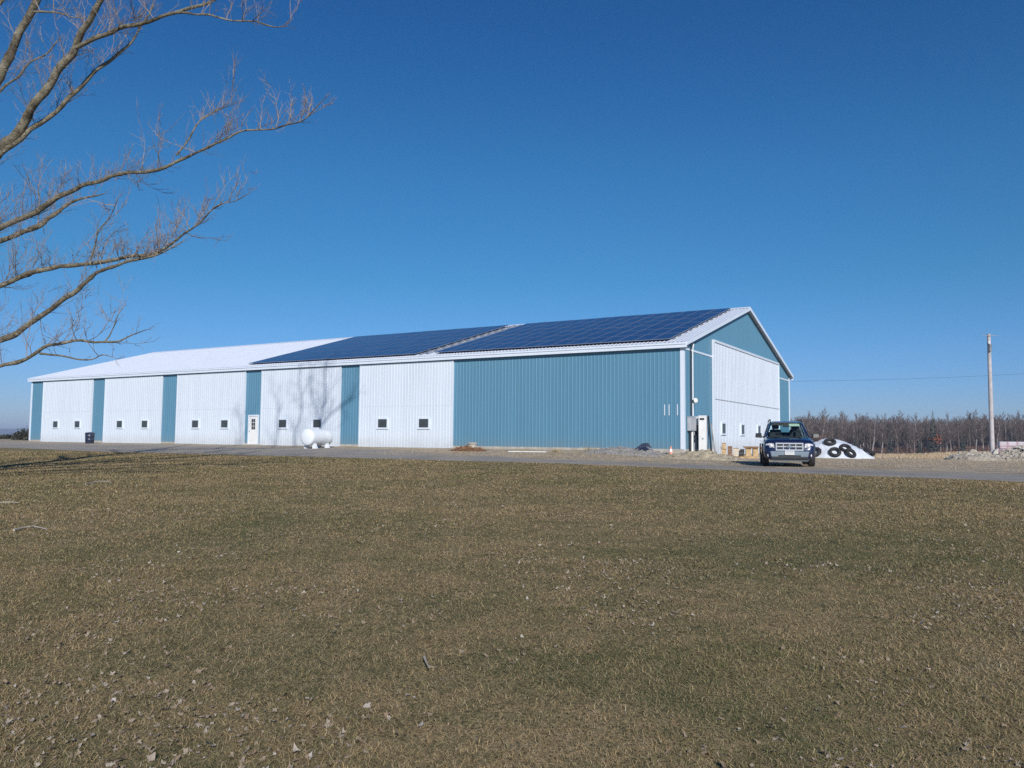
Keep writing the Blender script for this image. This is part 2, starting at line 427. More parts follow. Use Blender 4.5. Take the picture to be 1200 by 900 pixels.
NEAR = [(-120, 11), (-46, 10.4), (-33, 12.4), (-12, 12.1), (-1.5, 12.0), (5.7, 13.3), (10, 14.3), (14.4, 14.9), (30, 17), (90, 26)]
FAR = [(-120, 2.5), (-62, 1.2), (-61, .5), (-22, .9), (-19, 1.8), (-16, 3.2), (-11.6, 5.4), (-3.2, 8.9), (4.8, 10.4), (9.6, 11.2), (14.5, 11.2), (30, 12.4), (90, 14)]
def build_road():
    mb = MB(); us = []; u = -120.0
    while u <= 90: us.append(u); u += .35 if -62 < u < 30 else 1.5
    nc = 14; inv = SITE.inverted()
    for u in us:
        e = noise.noise(Vector((u * .8, 0, 0))) * .26 + noise.noise(Vector((u * 3, 2, 0))) * .16 - .25
        e2 = noise.noise(Vector((u * .6, 5, 0))) * .55 + noise.noise(Vector((u * 2.5, 9, 0))) * .25
        a, b = lerp_t(u, NEAR) + e, lerp_t(u, FAR) + e2
        for j in range(nc):
            t = j / (nc - 1); s = a + (b - a) * t
            p = W(u, -s); z = gz(p.x, p.y) + .014 - (.03 if j in (0, nc - 1) else 0)
            mb.v.append(tuple(inv @ Vector((p.x, p.y, z))))
    for i in range(len(us) - 1):
        for j in range(nc - 1):
            mb.f.append((i * nc + j, (i + 1) * nc + j, (i + 1) * nc + j + 1, i * nc + j + 1))
    tag(mb.build('road', 'road', smooth=True, matrix=SITE), kind='structure')
build_road()

def build_hills():
    mb = MB(); n = 160; rows = 8
    for i in range(n):
        a = R(-75) + R(125) * i / (n - 1)
        top = 37 + noise.noise(Vector((i * .07, 0, 0))) * 9 + noise.noise(Vector((i * .3, 4, 0))) * 3
        top *= 1 - .75 * ss(R(-24), R(0), a)
        for j in range(rows):
            t = j / (rows - 1); r = 4600 + 900 * t
            z = -9 + (top + 9) * (math.sin(t * math.pi / 2)) if j < rows - 1 else -9
            rr = r if j < rows - 1 else 5900
            mb.v.append((math.sin(a) * rr, math.cos(a) * rr, z))
    for i in range(n - 1):
        for j in range(rows - 1):
            mb.f.append((i * rows + j, (i + 1) * rows + j, (i + 1) * rows + j + 1, i * rows + j + 1))
    tag(mb.build('hills', 'hills', smooth=True), kind='structure')
build_hills()

# ------------------------------------------------------------------ the barn
RS = .286                                   # roof slope
def zr(w): return 5.64 + RS * (w if w <= WD / 2 else WD - w)
OVH, OVG = .20, .24
def rib_profile(a0, a1, pitch=.229, h=.015):
    P = [(a0, 0)]; a = math.ceil(a0 / pitch + .2) * pitch
    while a < a1 - .04:
        P += [(a - .034, 0), (a - .015, h), (a + .015, h), (a + .034, 0)]; a += pitch
    P.append((a1, 0)); return P
def ribbed(mb, a0, a1, fn, lo, hi, pitch=.229, h=.015):
    P = rib_profile(a0, a1, pitch, h); vs = []
    for a, off in P:
        vs.append(fn(a, lo(a) if callable(lo) else lo, off)); vs.append(fn(a, hi(a) if callable(hi) else hi, off))
    mb.add(vs, [(2 * i, 2 * i + 2, 2 * i + 3, 2 * i + 1) for i in range(len(P) - 1)])

barn = empty('pole_barn', matrix=SITE)
tag(barn, 'long blue and white ribbed metal barn with big white doors below a solar roof', 'barn')
def B(mb, name, mat, parent=barn, **k): return mb.build(name, mat, parent, **k)

mb = MB(); ribbed(mb, -L, 0, lambda a, z, o: (a, -o, z), .08, 5.5); B(mb, 'front_wall', 'blue_metal')
mb = MB(); gtop = lambda w: zr(w) - .05
for w0, w1 in ((0, WD / 2), (WD / 2, WD)):
    ribbed(mb, w0, w1, lambda a, z, o: (o, a, z), .08, gtop)
B(mb, 'gable_wall', 'blue_metal')
mb = MB()
for w0, w1 in ((0, WD / 2), (WD / 2, WD)):
    ribbed(mb, w0, w1, lambda a, z, o: (-L - o, a, z), .08, gtop)
B(mb, 'gable_wall', 'blue_metal')
mb = MB(); ribbed(mb, -L, 0, lambda a, z, o: (a, WD + o, z), .08, 5.5); B(mb, 'back_wall', 'blue_metal')
mb = MB(); mb.box(-L - .03, .03, -.045, .3, -.9, .09); mb.box(-.3, .04, .3, WD + .03, -.9, .09); mb.box(-L - .03, -L + .3, .3, WD + .03, -.9, .09); mb.box(-L + .3, -.3, WD - .3, WD + .03, -.9, .09)
B(mb, 'foundation', 'concrete')
for side in (0, 1):
    mb = MB()
    fn = (lambda a, w, o: (a, w, zr(w) + o)) if side == 0 else (lambda a, w, o: (a, WD - w, zr(w) + o))
    ribbed(mb, -L - OVG, OVG, fn, -OVH, WD / 2, h=.028)
    # underside
    q = [(-L - OVG, -OVH), (OVG, -OVH), (OVG, WD / 2), (-L - OVG, WD / 2)]
    mb.add([(u, w if side == 0 else WD - w, zr(w) - .03) for u, w in q], [(0, 1, 2, 3)])
    B(mb, 'roof', 'white_roof')
zr_top = zr(WD / 2)
mb = MB(); mb.prism([(0, 0)] * 0 or [(WD / 2 - .22, zr(WD / 2 - .22) + .033), (WD / 2, zr_top + .05), (WD / 2 + .22, zr(WD / 2 + .22) + .033), (WD / 2 + .22, zr(WD / 2 + .22) + .045), (WD / 2, zr_top + .075), (WD / 2 - .22, zr(WD / 2 - .22) + .045)], 0, L + 2 * OVG)
mb.v = [(-L - OVG + y, x, z) for x, y, z in mb.v]; B(mb, 'ridge_cap', 'white_trim')
for w0, w1 in ((-OVH - .05, -OVH), (WD + OVH, WD + OVH + .05)):
    mb = MB(); mb.box(-L - OVG - .02, OVG + .02, w0, w1, 5.30, 5.57)
    if w0 < 0:      # gutter lip along the eave
        mb.box(-L - OVG, OVG, w0 - .035, w0 - .002, 5.47, 5.55)
    B(mb, 'fascia', 'white_trim')
mb = MB(); mb.box(-L - OVG, OVG, -OVH + .002, -.03, 5.315, 5.335); B(mb, 'soffit', 'white_trim')
for ug in (OVG, -L - OVG - .04):
    for side in (0, 1):
        mb = MB()
        w0, w1 = -OVH - .04, WD / 2
        pts = [(w0, zr(w0) - .17), (w1, zr(w1) - .17), (w1, zr(w1) + .045), (w0, zr(w0) + .045)]
        if side: pts = [(WD - w, z) for w, z in pts]
        mb.prism(pts, ug, ug + .04); mb.v = [(y, x, z) for x, y, z in mb.v]
        B(mb, 'rake_trim', 'white_trim')
for (u0, u1, w0, w1) in ((-.17, .035, -.04, .17), (-L - .035, -L + .17, -.04, .17), (-.17, .035, WD - .17, WD + .04), (-L - .035, -L + .17, WD - .17, WD + .04)):
    mb = MB(); mb.box(u0, u1, w0, w1, .0, 5.30 if w0 < 1 else 5.4); B(mb, 'corner_trim', 'white_trim')

def window_on(mb_f, mb_p, a, z0, z1, wid, P, proud):
    """square sash: frame of four bars and a pane; P maps (along, out, up) to barn space"""
    fw = .095
    for (x0, x1, y0, y1) in ((a - wid / 2 - fw, a + wid / 2 + fw, z1, z1 + fw), (a - wid / 2 - fw, a + wid / 2 + fw, z0 - fw, z0), (a - wid / 2 - fw, a - wid / 2, z0, z1), (a + wid / 2, a + wid / 2 + fw, z0, z1)):
        m = MB(); m.box(x0, x1, -proud - .065, -proud + .03, y0, y1); mb_f.add([P(*v) for v in m.v], m.f)
    m = MB(); m.box(a - wid / 2, a + wid / 2, -proud - .032, -proud + .01, z0, z1); mb_p.add([P(*v) for v in m.v], m.f)
FR = lambda x, y, z: (x, y, z)
SIDE = lambda x, y, z: (-y, x, z)
# five big white doors in the long front
doors = [(-21.85, -14.4), (-31.06, -23.5), (-40.4, -32.72), (-49.72, -42.2), (-58.93, -51.42)]
for i, (u0, u1) in enumerate(doors):
    mb = MB()
    pr = .085
    ribbed(mb, u0 + .09, u1 - .09, lambda a, z, o: (a, -pr - o, z), 2.54, 5.22, h=.012)
    ribbed(mb, u0 + .09, u1 - .09, lambda a, z, o: (a, -pr - .006 - o, z), -.04, 2.50, h=.012)
    mb.box(u0, u0 + .09, -pr - .035, -.02, -.06, 5.26); mb.box(u1 - .09, u1, -pr - .035, -.02, -.06, 5.26)
    mb.box(u0 + .09, u1 - .09, -pr - .03, -.02, 5.22, 5.26); mb.box(u0 + .09, u1 - .09, -pr - .03, -.02, -.06, -.04)
    mb.box(u0 + .09, u1 - .09, -pr + .0, -.022, 2.50, 2.54)
    d = B(mb, 'barn_door', 'white_metal')
    mid = (u0 + u1) / 2
    for dx in (-1.66, 1.62):
        f_, p_ = MB(), MB(); window_on(f_, p_, mid + dx + (.15 if i else -.05), 1.19, 1.72, .74, FR, pr + .01)
        f_.build('window_frame', M['white_trim'], d); p_.build('window_pane', M['glass_dark'], d)
# end door in the gable
mb = MB(); pr = .12; w0, w1 = 4.72, 20.45
SW = lambda a, z, o: (pr + o, a, z)
ribbed(mb, w0 + .1, w1 - .1, SW, 2.92, 6.12, pitch=.3, h=.017); ribbed(mb, w0 + .1, w1 - .1, SW, -.28, 2.86, pitch=.3, h=.017)
mb.box(.02, pr + .05, w0, w0 + .1, -.3, 6.25); mb.box(.02, pr + .05, w1 - .1, w1, -.3, 6.25)
mb.box(.02, pr + .06, w0 + .1, w1 - .1, 6.12, 6.25); mb.box(.02, pr + .012, w0 + .1, w1 - .1, 2.86, 2.92)
ed = B(mb, 'end_door', 'white_metal')
mb = MB(); mb.box(pr + .013, pr + .02, w0 + .1, w1 - .1, 2.865, 2.915); mb.build('door_seam', M['grey_paint'], ed)
for wc in (6.45, 10.5, 14.5, 18.4):
    f_, p_ = MB(), MB(); window_on(f_, p_, wc, .97, 1.53, .74, SIDE, pr + .01)
    f_.build('window_frame', M['white_trim'], ed); p_.build('window_pane', M['glass_dark'], ed)
mb = MB(); mb.box(.0, .03, .18, w0, 5.24, 5.34); B(mb, 'trim_band', 'white_trim')
mb = MB(); mb.box(.0, .03, w1, WD - .18, 5.16, 5.26); B(mb, 'trim_band', 'white_trim')
# entry door with six lights
dr = MB(); u0, u1 = -32.36, -31.26
dr.box(u0, u0 + .1, -.075, -.022, -.02, 2.1); dr.box(u1 - .1, u1, -.075, -.022, -.02, 2.1); dr.box(u0 + .1, u1 - .1, -.075, -.022, 1.99, 2.1)
fr = B(dr, 'entry_door_frame', 'white_trim')
dm = MB(); dm.box(u0 + .1, u1 - .1, -.055, -.023, 0, 1.97)
dm.box(u0 + .22, u1 - .22, -.062, -.056, .25, .72)
dd = B(dm, 'entry_door', 'white_paint')
pm = MB()
for i in range(2):
    for j in range(3):
        x = u0 + .37 + i * .2; z = 1.05 + j * .26
        pm.box(x, x + .17, -.064, -.057, z, z + .23)
pm.build('door_glass', M['glass_dark'], dd)
hm = MB(); hm.lathe([(.0, 0), (.035, .0), (.035, .05), (0, .06)], (u0 + .19, -.11, .95), 'Y', 10); hm.build('door_knob', M['galv'], dd)
sm = MB(); sm.box(u0 - .05, u1 + .05, -.45, -.05, -.14, -.025); B(sm, 'door_step', 'concrete')
for k in (1.02, .78, .33):
    mb = MB(); mb.box(-k - .022, -k + .022, -.035, -.021, 1.82, 2.39); B(mb, 'wall_strip', 'white_trim')

# ------------------------------------------------------------------ solar arrays bolted on the roof: one thing each, every panel a part
def solar(name, label, u_right, cols, pitch):
    root = empty(name, matrix=SITE @ Matrix.Translation((u_right, 0, 0)))
    tag(root, label, 'solar array', 'solar arrays on the barn roof')
    al = math.atan(RS); ca, sa = math.cos(al), math.sin(al)
    rows, rp, w_start = 6, 1.97, .24
    def panel_mesh():
        pm = MB(); fw = .024; ww, hh = pitch - .022, rp - .022
        pm.box(fw, ww - fw, fw, hh - fw, .028, .036)
        g = len(pm.f)
        pm.box(0, ww, 0, fw, 0, .042); pm.box(0, ww, hh - fw, hh, 0, .042); pm.box(0, fw, fw, hh - fw, 0, .042); pm.box(ww - fw, ww, fw, hh - fw, 0, .042)
        me = bpy.data.meshes.new('solar_panel'); me.from_pydata(pm.v, [], pm.f); me.materials.append(M['solar_glass']); me.materials.append(M['solar_frame'])
        me.polygons.foreach_set('material_index', [0] * g + [1] * (len(pm.f) - g)); me.update(); return me
    me = panel_mesh()
    for r in range(rows):
        for c in range(cols):
            o = bpy.data.objects.new('solar_panel', me); col.objects.link(o); o.parent = root
            wv = w_start + r * rp * ca
            o.location = (-(c + 1) * pitch, wv, zr(wv) + .12 + rnd.uniform(-.004, .004))
            o.rotation_euler = (al + rnd.uniform(-.003, .003), rnd.uniform(-.003, .003), 0)
    for r in range(rows):
        for q in (.3, .75):
            wv = w_start + (r + q) * rp * ca; rm = MB()
            rm.box(-cols * pitch - .1, .1, wv - .02, wv + .02, zr(wv) + .03, zr(wv) + .09); rm.build('mounting_rail', M['galv'], root)
    return root
solar('solar_array', 'dark blue solar array on the roof end nearest the gable', -.80, 15, 1.018)
solar('solar_array', 'dark blue solar array in the middle of the roof beside bare white roofing', -17.55, 15, 1.02)
mb = MB()
for k in range(13):
    w0 = .7 + k * .9
    mb.box(-17.3, -16.75, w0, w0 + .05, zr(w0) + .035, zr(w0) + .075)
for uu in (-17.32, -16.76):
    mb.add([(uu, .3, zr(.3) + .04), (uu + .05, .3, zr(.3) + .04), (uu + .05, 11.9, zr(11.9) + .04), (uu, 11.9, zr(11.9) + .04), (uu, .3, zr(.3) + .09), (uu + .05, .3, zr(.3) + .09), (uu + .05, 11.9, zr(11.9) + .09), (uu, 11.9, zr(11.9) + .09)],
           [(3, 2, 1, 0), (4, 5, 6, 7), (0, 1, 5, 4), (1, 2, 6, 5), (2, 3, 7, 6), (3, 0, 4, 7)])
tag(mb.build('cable_tray', M['galv'], None, matrix=SITE), 'pale ladder shaped cable tray running up the roof between the solar arrays', 'cable tray')

# ------------------------------------------------------------------ electric service on the gable near the corner
es = empty('electric_service', matrix=SITE @ Matrix.Translation((.03, 0, 0)))
tag(es, 'grey electric cabinet and meter with pipes on the gable wall beside the corner', 'electric cabinet')
mb = MB(); mb.box(.0, .20, .42, 1.30, 1.04, 1.74); mb.box(-.005, .21, .40, 1.32, 1.74, 1.77); B(mb, 'cabinet', 'grey_paint', es, bevel=.01)
mb = MB(); mb.box(.202, .215, .47, 1.25, 1.09, 1.69); B(mb, 'cabinet_door', 'grey_paint', es)
mb = MB(); mb.box(.0, .2, 1.55, 2.0, 1.36, 1.80); B(mb, 'meter_box', 'white_paint', es, bevel=.02)
mb = MB(); mb.lathe([(.0, .0), (.11, .0), (.11, .10), (.07, .14), (0, .14)], (.2, 1.78, 1.45), 'X', 16); B(mb, 'meter_dial', 'glass_dark', es, smooth=True)
mb = MB(); mb.box(.0, .16, 1.6, 1.95, .78, 1.30); B(mb, 'breaker_box', 'black_plastic', es, bevel=.01)
mb = MB(); mb.box(.0, .18, 2.02, 2.42, .95, 1.74); B(mb, 'disconnect_box', 'white_paint', es, bevel=.015)
for (w, z0, z1, r, m) in ((.60, -.45, 1.0, .05, 'black_plastic'), (.92, -.45, 1.0, .06, 'white_paint'), (1.25, .1, 1.0, .035, 'galv'), (1.75, .1, .78, .04, 'black_plastic'), (2.2, .4, .95, .03, 'galv')):
    mb = MB(); mb.tube([(.1, w, z0), (.1, w, z1)], r, 10); B(mb, 'conduit', m, es, smooth=True)
for (w, m, z0) in ((1.18, 'white_paint', 1.81), (.86, 'black_plastic', 1.81)):
    mb = MB(); mb.tube([(.06, w, z0), (.06, w, 5.3), (.12, w, 5.62)], .035 if m == 'white_paint' else .028, 10); B(mb, 'conduit', m, es, smooth=True)
for z in (.75, .55):
    mb = MB(); mb.box(.03, .2, 1.08, 1.3, z - .06, z + .06); B(mb, 'junction_box', 'black_plastic', es)
lamp = empty('wall_lamp', matrix=SITE @ Matrix.Translation((.13, 1.2, 2.62)))
tag(lamp, 'small round white lamp on the gable conduit above the meter', 'wall lamp')
mb = MB(); mb.lathe([(0, 0), (.10, .01), (.15, .07), (.13, .16), (.06, .21), (0, .22)], (0, 0, 0), 'X', 18); mb.build('lamp_globe', M['white_paint'], lamp, smooth=True)
mb = MB(); mb.box(-.05, .01, -.06, .06, -.12, .05); mb.build('lamp_bracket', M['black_plastic'], lamp)
def at_u(px, py, u0):       # where the sight line through a pixel meets the upright plane u = u0
    d = ray(px, py); o = Vector((-CX, -CY, 0)); t = (u0 - o.dot(AXU)) / d.dot(AXU)
    q = d * t; return Vector((q.x, q.y, gz(q.x, q.y)))
p = at_u(823.8, 520, .55)
cab = empty('utility_pedestal', (p.x, p.y, p.z - .05), SITE_ROT)
tag(cab, 'tall narrow white metal pedestal standing in front of the gable beside the meter', 'pedestal')
mb = MB(); mb.box(-.19, .19, -.13, .13, 0, 2.1); mb.box(-.2, .2, -.14, .14, 2.1, 2.16); B(mb, 'casing', 'white_paint', cab, bevel=.012)
mb = MB(); mb.box(-.12, .12, -.145, -.131, 1.93, 2.03); B(mb, 'vent', 'dark_gap', cab)
mb = MB(); mb.box(.02, .07, -.15, -.131, .92, 1.0); B(mb, 'latch', 'galv', cab)

def leaning(name, label, cat, foot, top, wid, th, mat):
    f, t = Vector(foot), Vector(top); ax = (t - f).normalized(); sd = ax.cross(Vector(AXU)).normalized() * wid / 2; nn = ax.cross(sd).normalized() * th
    mb = MB(); c = (f + t) / 2
    P = [f - sd, f + sd, f + sd + nn, f - sd + nn, t - sd, t + sd, t + sd + nn, t - sd + nn]
    mb.hexa([q - f for q in P]); o = mb.build(name, M[mat], None, bevel=.004); o.location = f; return tag(o, label, cat)
def gp(u, w, dz=0.0):
    q = W(u, w); return Vector((q.x, q.y, gz(q.x, q.y) + dz))
leaning('leaning_plank', 'black plank leaning against the gable left of the end door', 'plank', at_u(834.5, 520, .62), at_u(831, 520, .10) * 1 + Vector((0, 0, 2.15)), .12, .06, 'black_plastic')
leaning('leaning_plank', 'grey weathered plank leaning on the edge of the end door', 'plank', at_u(838.5, 520, .75), at_u(834.2, 520, .25) + Vector((0, 0, 1.75)), .10, .05, 'wood_grey')
mb = MB(); base = at_u(850, 520, .7)
mb.tube([Vector((0, 0, 0)), Vector((-.09, -.05, .08)), Vector((-.17, -.1, .22)), Vector((-.22, -.15, .38)), Vector((-.25, -.18, .52))], .05, 10)
o = mb.build('drain_pipe', M['grey_paint'], None, smooth=True); o.location = base
tag(o, 'curved grey pipe end standing by the left foot of the end door', 'pipe')

# ------------------------------------------------------------------ small things along the front
def lathe_thing(name, label, cat, p, prof, mat, n=24):
    mb = MB(); mb.lathe(prof, n=n); o = mb.build(name, M[mat], None, smooth=True); o.location = p; return tag(o, label, cat)
# propane tank, one end toward the lawn
tk = empty('propane_tank', gp(-22.6, -3.2), SITE_ROT + R(8)); tk.scale = (.9, .9, .92)
tag(tk, 'white propane tank on short legs in front of a barn door', 'propane tank')
mb = MB(); r_, L_ = .56, 2.15; prof = []
for i in range(9):
    a = math.pi / 2 * i / 8; prof.append((r_ * math.sin(a) ** .8, -.17 * math.cos(a)))
prof += [(r_, L_ * k / 6) for k in range(1, 7)]
prof += [(r_ * math.cos(math.pi / 2 * i / 8), L_ + .20 * math.sin(math.pi / 2 * i / 8)) for i in range(1, 9)]
mb.lathe(prof, (0, -.9, .76), 'Y', 36); B(mb, 'tank_shell', 'tank_paint', tk, smooth=True)
for yy in (-.5, .9):
    for xx in (-.36, .36):
        mb = MB(); mb.hexa([(xx - .14, yy - .13, 0), (xx + .14, yy - .13, 0), (xx + .14, yy + .13, 0), (xx - .14, yy + .13, 0), (xx * .8 - .08, yy - .1, .38), (xx * .8 + .08, yy - .1, .38), (xx * .8 + .08, yy + .1, .38), (xx * .8 - .08, yy + .1, .38)])
        B(mb, 'leg', 'tank_paint', tk)
mb = MB(); mb.lathe([(.10, 0), (.11, .07), (.08, .10), (0, .11)], (0, .2, 1.30), 'Z', 18); B(mb, 'valve_dome', 'tank_paint', tk, smooth=True)
# trash barrel
p = on_ground(105, 519.5, 64.5)
tb = empty('trash_barrel', p)
tag(tb, 'dark navy trash barrel with lid beside the leftmost barn door', 'barrel')
mb = MB(); mb.lathe([(0, 0), (.29, 0), (.31, .03), (.33, .28), (.345, .30), (.33, .32), (.34, .56), (.355, .58), (.34, .60), (.35, .80), (0, .80)]); B(mb, 'barrel_body', 'navy_plastic', tb, smooth=True)
mb = MB(); mb.lathe([(.37, .78), (.375, .82), (.33, .87), (.1, .91), (0, .91)]); B(mb, 'lid', 'navy_plastic', tb, smooth=True)
# well casing, mulch, gravel, tarp piece, cone
q = ground_at(553, 527.3)
wl = empty('well_casing', q + Vector((0, .5, 0)))
tag(wl, 'round concrete well casing with a lid rising behind a brown mulch heap', 'well casing')
mb = MB(); mb.lathe([(0, 0), (.24, 0), (.24, .34), (.19, .34), (0, .34)]); B(mb, 'casing', 'concrete', wl, smooth=True)
mb = MB(); mb.lathe([(0, .34), (.29, .34), (.29, .40), (.26, .42), (0, .43)]); B(mb, 'lid', 'concrete', wl, smooth=True)

def mound(name, label, cat, c, a, b, h, mat, rot=SITE_ROT, rough=.35, seed=0, n=40, sharp=1.0, stones=0, smat='stone', ssz=(.04, .13), parentname='stones'):
    mb = MB(); cr, sr = math.cos(rot), math.sin(rot)
    def top(x, y):
        rr = math.sqrt((x / a) ** 2 + (y / b) ** 2)
        k = max(0, 1 - rr) ** sharp; k = k * (1.35 - .35 * k)
        e = noise.noise(Vector((x * 1.6 / a * 2, y * 1.6 / b * 2, seed))) * .5 + noise.noise(Vector((x * 5, y * 5, seed + 9))) * .28 + noise.noise(Vector((x * 13, y * 13, seed + 3))) * .12
        return h * k * (1 + rough * e * 1.6) - .06 * ss(.86, 1.05, rr)
    for i in range(n + 1):
        for j in range(n + 1):
            x, y = (2 * i / n - 1) * a * 1.08, (2 * j / n - 1) * b * 1.08
            wx, wy = c.x + x * cr - y * sr, c.y + x * sr + y * cr
            mb.v.append((wx - c.x, wy - c.y, gz(wx, wy) - c.z + top(x, y)))
    for i in range(n):
        for j in range(n):
            mb.f.append((i * (n + 1) + j, (i + 1) * (n + 1) + j, (i + 1) * (n + 1) + j + 1, i * (n + 1) + j + 1))
    o = mb.build(name, M[mat], None, smooth=rough < .3); o.location = c; tag(o, label, cat)
    if stones:
        r2 = random.Random(seed + 50); sm = MB()
        for _ in range(stones):
            t = r2.uniform(0, 2 * math.pi); q = math.sqrt(r2.random()) * .95; x, y = a * q * math.cos(t), b * q * math.sin(t)
            wx, wy = x * cr - y * sr, x * sr + y * cr; z = gz(c.x + wx, c.y + wy) - c.z + top(x, y)
            s = r2.uniform(*ssz) * (1 if r2.random() < .85 else 1.8)
            ax = Vector((r2.gauss(0, 1), r2.gauss(0, 1), r2.gauss(0, 1))).normalized(); Mx = Matrix.Rotation(r2.uniform(0, 6), 3, ax)
            vs = []
            for vx in ((-1, -1, -1), (1, -1, -1), (1, 1, -1), (-1, 1, -1), (-1, -1, 1), (1, -1, 1), (1, 1, 1), (-1, 1, 1)):
                v = Mx @ (Vector(vx) * s * .6 * r2.uniform(.55, 1.1)); v.z *= .75; vs.append(v + Vector((wx, wy, z + s * .15)))
            sm.hexa(vs)
        so = sm.build(parentname, M[smat], o); so['kind'] = 'stuff'
    return o
mound('mulch_heap', 'low reddish brown heap of dead leaves in front of the well casing', 'leaf heap', ground_at(549, 528.6), 1.25, .5, .26, 'mulch', seed=1, rough=.7, stones=160, smat='wood_dark', ssz=(.03, .09), parentname='leaf_litter')
mound('gravel_heap', 'low grey gravel heap under the black plastic sheet', 'gravel heap', ground_at(735, 532.6), 2.7, .8, .34, 'gravel', seed=2, rough=.5, stones=260, smat='gravel', ssz=(.03, .08))
mound('dirt_heap', 'long low tan dirt heap in front of the barn corner', 'dirt heap', ground_at(822, 538.5), 2.3, .95, .40, 'dirt', seed=3, rough=.6, stones=70, smat='dirt', ssz=(.03, .08))
tg = ground_at(757, 533.5); mb = MB()
P = [(-.62, .05, .20), (-.15, .12, .50), (.14, .10, .52), (.30, -.05, .30), (.52, -.15, .0), (.18, -.28, .0), (-.12, -.2, .22), (-.40, -.08, .20)]
mb.add([(x, y, z) for x, y, z in P] + [(0, 0, .36)], [(0, 1, 8), (1, 2, 8), (2, 3, 8), (3, 4, 8), (4, 5, 8), (5, 6, 8), (6, 7, 8), (7, 0, 8)])
o = mb.build('plastic_sheet', M['navy_plastic'], None); o.location = tg + Vector((-.05, -.25, .0)); o.scale = (1.0, 1.0, 1.15)
md = o.modifiers.new('thickness', 'SOLIDIFY'); md.thickness = .02
tag(o, 'black plastic sheet draped over the gravel heap near the barn corner', 'plastic sheet')
cn = empty('traffic_cone', gp(-.5, -.55)); tag(cn, 'small orange and white traffic cone at the foot of the barn corner', 'traffic cone')
mb = MB(); mb.box(-.15, .15, -.15, .15, 0, .03); B(mb, 'base', 'cone', cn)
mb = MB(); mb.lathe([(.11, .03), (.085, .16)], n=16); mb.lathe([(.055, .31), (.028, .45), (0, .455)], n=16); B(mb, 'cone_body', 'cone', cn, smooth=True)
mb = MB(); mb.lathe([(.087, .16), (.057, .31)], n=16); B(mb, 'reflective_band', 'white_paint', cn, smooth=True)
for (px, py, s, lab) in ((691, 530.5, .42, 'largest clump of dry tan weeds at the foot of the blue wall'), (652, 530, .26, 'small dry weed clump between the well casing and the largest clump'), (612, 530, .2, 'smallest dry weed tuft by the blue wall nearest the well casing')):
    g0 = ground_at(px, py); mb = MB(); r2 = random.Random(px)
    for _ in range(90):
        a = r2.uniform(0, 6.28); q = r2.uniform(0, .35) * s / .4; d = Vector((math.cos(a) * r2.uniform(.1, .8), math.sin(a) * r2.uniform(.1, .8), 1)).normalized() * s * r2.uniform(.5, 1.1)
        p0 = Vector((math.cos(a) * q, math.sin(a) * q, -.03)); mb.tube([p0, p0 + d * .6, p0 + d + Vector((0, 0, -.1 * s))], [.008, .006, .003], 3, False)
    o = mb.build('weed_clump', M['dry_weed'], None); o.location = g0; tag(o, lab, 'weeds', 'dry weeds along the blue wall')
a_, b_ = ground_at(596, 530.2), ground_at(640, 530.8); mb = MB(); mb.tube([(0, 0, .05), (b_ - a_) * .5 + Vector((0, 0, .05)), (b_ - a_) + Vector((0, 0, .05))], .028, 8)
o = mb.build('plastic_pipe', M['white_paint'], None, smooth=True); o.location = a_; tag(o, 'white pipe lying on the dirt along the foot of the blue wall', 'pipe')

# ------------------------------------------------------------------ lumber and crates by the end door
def plank_box(mb, x0, x1, y0, y1, z0, z1, n, t=.022, gap=.012):
    h = (z1 - z0) / n
    for i in range(n):
        a, b = z0 + i * h + gap / 2, z0 + (i + 1) * h - gap / 2
        mb.box(x0, x1, y0, y0 + t, a, b); mb.box(x0, x1, y1 - t, y1, a, b)
        mb.box(x0, x0 + t, y0 + t, y1 - t, a, b); mb.box(x1 - t, x1, y0 + t, y1 - t, a, b)
def crate(label, px, py, Y, wid, dep, h, n, mat, lid, group=None, dz=0.0, rz=-.25):
    g0 = at(px, py, Y); g0 = Vector((g0.x, g0.y, gz(g0.x, g0.y) + dz))
    e = empty('wooden_crate', g0, rz); tag(e, label, 'crate', group)
    mb = MB(); plank_box(mb, -wid / 2, wid / 2, -dep / 2, dep / 2, 0.0, h, n); B(mb, 'slats', mat, e)
    mb = MB(); mb.box(-wid / 2 - .012, wid / 2 + .012, -dep / 2 - .012, dep / 2 + .012, h, h + .03); B(mb, 'lid', lid, e)
    return e
GC = 'crates and lumber by the end door'
crate('lower pale wooden crate of the two crate stack by the end door', 848.3, 534.5, 44.4, .25, .4, .36, 3, 'wood', 'wood_dark', GC)
crate('upper wooden crate with a dark lid on top of the two crate stack', 848.3, 534.5, 44.4, .22, .36, .30, 2, 'wood', 'wood_dark', GC, dz=.39)
crate('narrow brown crate with darker lower slats right of the two crate stack', 855.5, 535, 44.2, .24, .4, .54, 4, 'wood_dark', 'wood_dark', GC)
crate('pale cream crate with a brown lid in the middle of the lumber', 862.4, 534.5, 44.6, .25, .4, .45, 3, 'wood_pale', 'wood_dark', GC)
crate('low whitewashed crate beside the lumber table', 869, 534, 45.2, .30, .4, .40, 2, 'wood_pale', 'wood_pale', GC)
tbp = at(880, 535.5, 44.4); tbp.z = gz(tbp.x, tbp.y)
tb = empty('lumber_table', tbp, -.2); tag(tb, 'rough wooden work table with block legs left of the parked car', 'table')
mb = MB(); mb.box(-.40, .40, -.3, .3, .56, .61); mb.box(-.36, .36, -.31, -.27, .50, .56); B(mb, 'table_top', 'wood_dark', tb)
for x, m_ in ((-.12, 'wood'), (.25, 'wood')):
    mb = MB(); mb.box(x - .15, x + .12, -.24, .22, .02, .558); B(mb, 'leg', m_, tb)
rr = random.Random(3)
